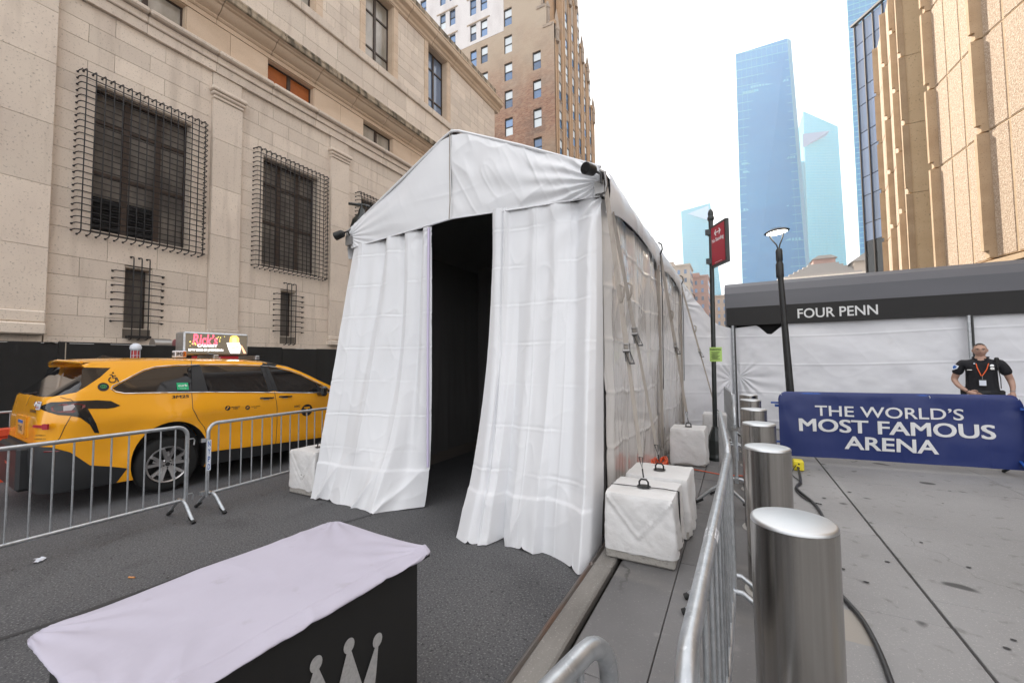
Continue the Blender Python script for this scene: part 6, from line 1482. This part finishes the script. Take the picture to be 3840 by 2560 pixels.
# shirt: torso and sleeves
pts = [(0,.02,.99,.190,.125),(0,.01,1.12,.188,.128),(0,.005,1.28,.205,.132),(0,.01,1.41,.185,.112),(0,.008,1.485,.130,.092),(0,.004,1.53,.080,.080)]
ed = chainE([0,1,2,3,4,5])
for s_ in (-1, 1):
    k = len(pts); pts += [(s_*.195,.0,1.44,.088,.088),(s_*.240,.01,1.335,.078,.078),(s_*.274,.02,1.245,.066,.066)]; ed += [(3,k),(k,k+1),(k+1,k+2)]
sh = skin('shirt', pts, ed, m_uniform, 1); link('shirt', sh, PO)
b = B(); 
for s_ in (-1, 1): b.tube([(s_*.02,-.085,1.46),(s_*.06,-.062,1.50),(s_*.085,.0,1.525),(s_*.05,.06,1.53)], [.007,.011,.012,.010], 8)
b.obj('collar', m_uniform, PO, sm=True)
# trousers, belt, boots
pts = [(0,.02,.97,.160,.115),(0,.02,.88,.165,.12)]; ed = [(0,1)]
for s_ in (-1, 1):
    k = len(pts); pts += [(s_*.10,.02,.82,.095),(s_*.12,.01,.50,.070),(s_*.13,.02,.12,.060)]; ed += [(1,k),(k,k+1),(k+1,k+2)]
link('trousers', skin('trousers', pts, ed, m_uniform, 0), PO)
b = B()
for s_ in (-1, 1): b.tube([(s_*.13,.05,.05),(s_*.13,-.02,.055),(s_*.14,-.12,.045),(s_*.145,-.19,.035)], [.045,.055,.048,.03], 10)
b.obj('boots', m_ink, PO, sm=True)
b = B(); b.lathe([(.175,.955),(.182,.965),(.182,1.0),(.175,1.01)], (0,.015,0), 28)
b.v = [(x*1.0, (y-.015)*.72+.015, z) for x, y, z in b.v]; b.obj('duty_belt', m_ink, PO)
B().add(*cbox(-.235,-.17,-.06,.06,.86,1.06,.015)).obj('holster', m_ink, PO); B().add(*cbox(.17,.23,-.05,.05,.88,1.02,.015)).obj('belt_pouch', m_ink, PO)
b = B(); b.add(*cbox(.135,.185,-.085,-.03,1.42,1.525,.015)); b.tube([(.16,-.08,1.43),(.185,-.10,1.2),(.185,-.10,1.05)], .006, 6); b.obj('shoulder_radio', m_ink, PO)
b = B(); b.tube([(-.055,-.095,1.43),(-.045,-.125,1.36),(-.01,-.135,1.24)], .0065, 6); b.tube([(.075,-.095,1.43),(.05,-.128,1.34),(.0,-.135,1.24)], .0065, 6); b.obj('lanyard', m_orangecord, PO, sm=True)
b = B(); b.tube([(0,-.137,1.24),(0,-.137,1.19)], .005, 6); b.obj('lanyard_clip', m_steel, PO)
B().add(*cbox(-.042,.042,-.146,-.136,1.085,1.19,.004)).obj('badge_card', m_dsteel, PO); B().box(-.036,.036,-.1485,-.1465,1.092,1.172).obj('badge_paper', m_paper, PO)
B().add(*cbox(-.155,-.10,-.132,-.118,1.325,1.335,.002)).obj('name_bar', m_chrome, PO)
b = B(); b.lathe([(.0,-.135),(.022,-.133),(.024,-.12)], (.105,0,1.395), 10, 'y'); b.add(*cbox(.085,.13,-.137,-.12,1.335,1.37,.003)); b.obj('shield_badge', m_chrome, PO)
b = B(); b.lathe([(.0,-.108),(.010,-.106),(.011,-.08)], (-.072,0,1.43), 10, 'y'); b.obj('collar_pin', m_paper, PO)
sp = B().add([(-.038,0,.045),(.038,0,.045),(.042,-.002,.0),(.0,-.004,-.055),(-.042,-.002,.0),(-.03,.006,.02)], [(0,4,3,2,1)]).obj('shoulder_patch', m_paper, PO, (-.285,-.060,1.37), (radians(-8), radians(28), radians(-35)), fix=False)
B().add([(-.02,-.003,.028),(.02,-.003,.028),(.022,-.004,0),(0,-.006,-.03),(-.022,-.004,0)], [(0,4,3,2,1)]).obj('patch_emblem', m_blueink, sp, fix=False)
for s_, p in ((-1, (-.165,-.115,1.0)), (1, (.300,-.04,1.015))):
    B().lathe([(.030,-.006),(.032,0),(.030,.006)], (0,0,0), 14).obj('wristband', m_steel if s_ > 0 else m_ink, PO, p, (0, radians(-50 if s_ < 0 else 0), 0))
print('objects', len(bpy.data.objects), 'tris', sum(len(o.data.polygons)*2 for o in bpy.data.objects if o.type == 'MESH'))
# ================================================================= HAZE over the far towers
hz = bpy.data.materials.new('haze'); hz.use_nodes = True; hn = hz.node_tree; hn.nodes.remove(hn.nodes['Principled BSDF'])
pv_ = hn.nodes.new('ShaderNodeVolumePrincipled'); pv_.inputs['Color'].default_value = (.90,.97,1,1); pv_.inputs['Density'].default_value = .00046; pv_.inputs['Anisotropy'].default_value = .3
hn.links.new(pv_.outputs[0], hn.nodes['Material Output'].inputs['Volume'])
o = B().box(-640, 740, -70, 1240, -1.1, 420).obj('haze', hz); stuff(o)
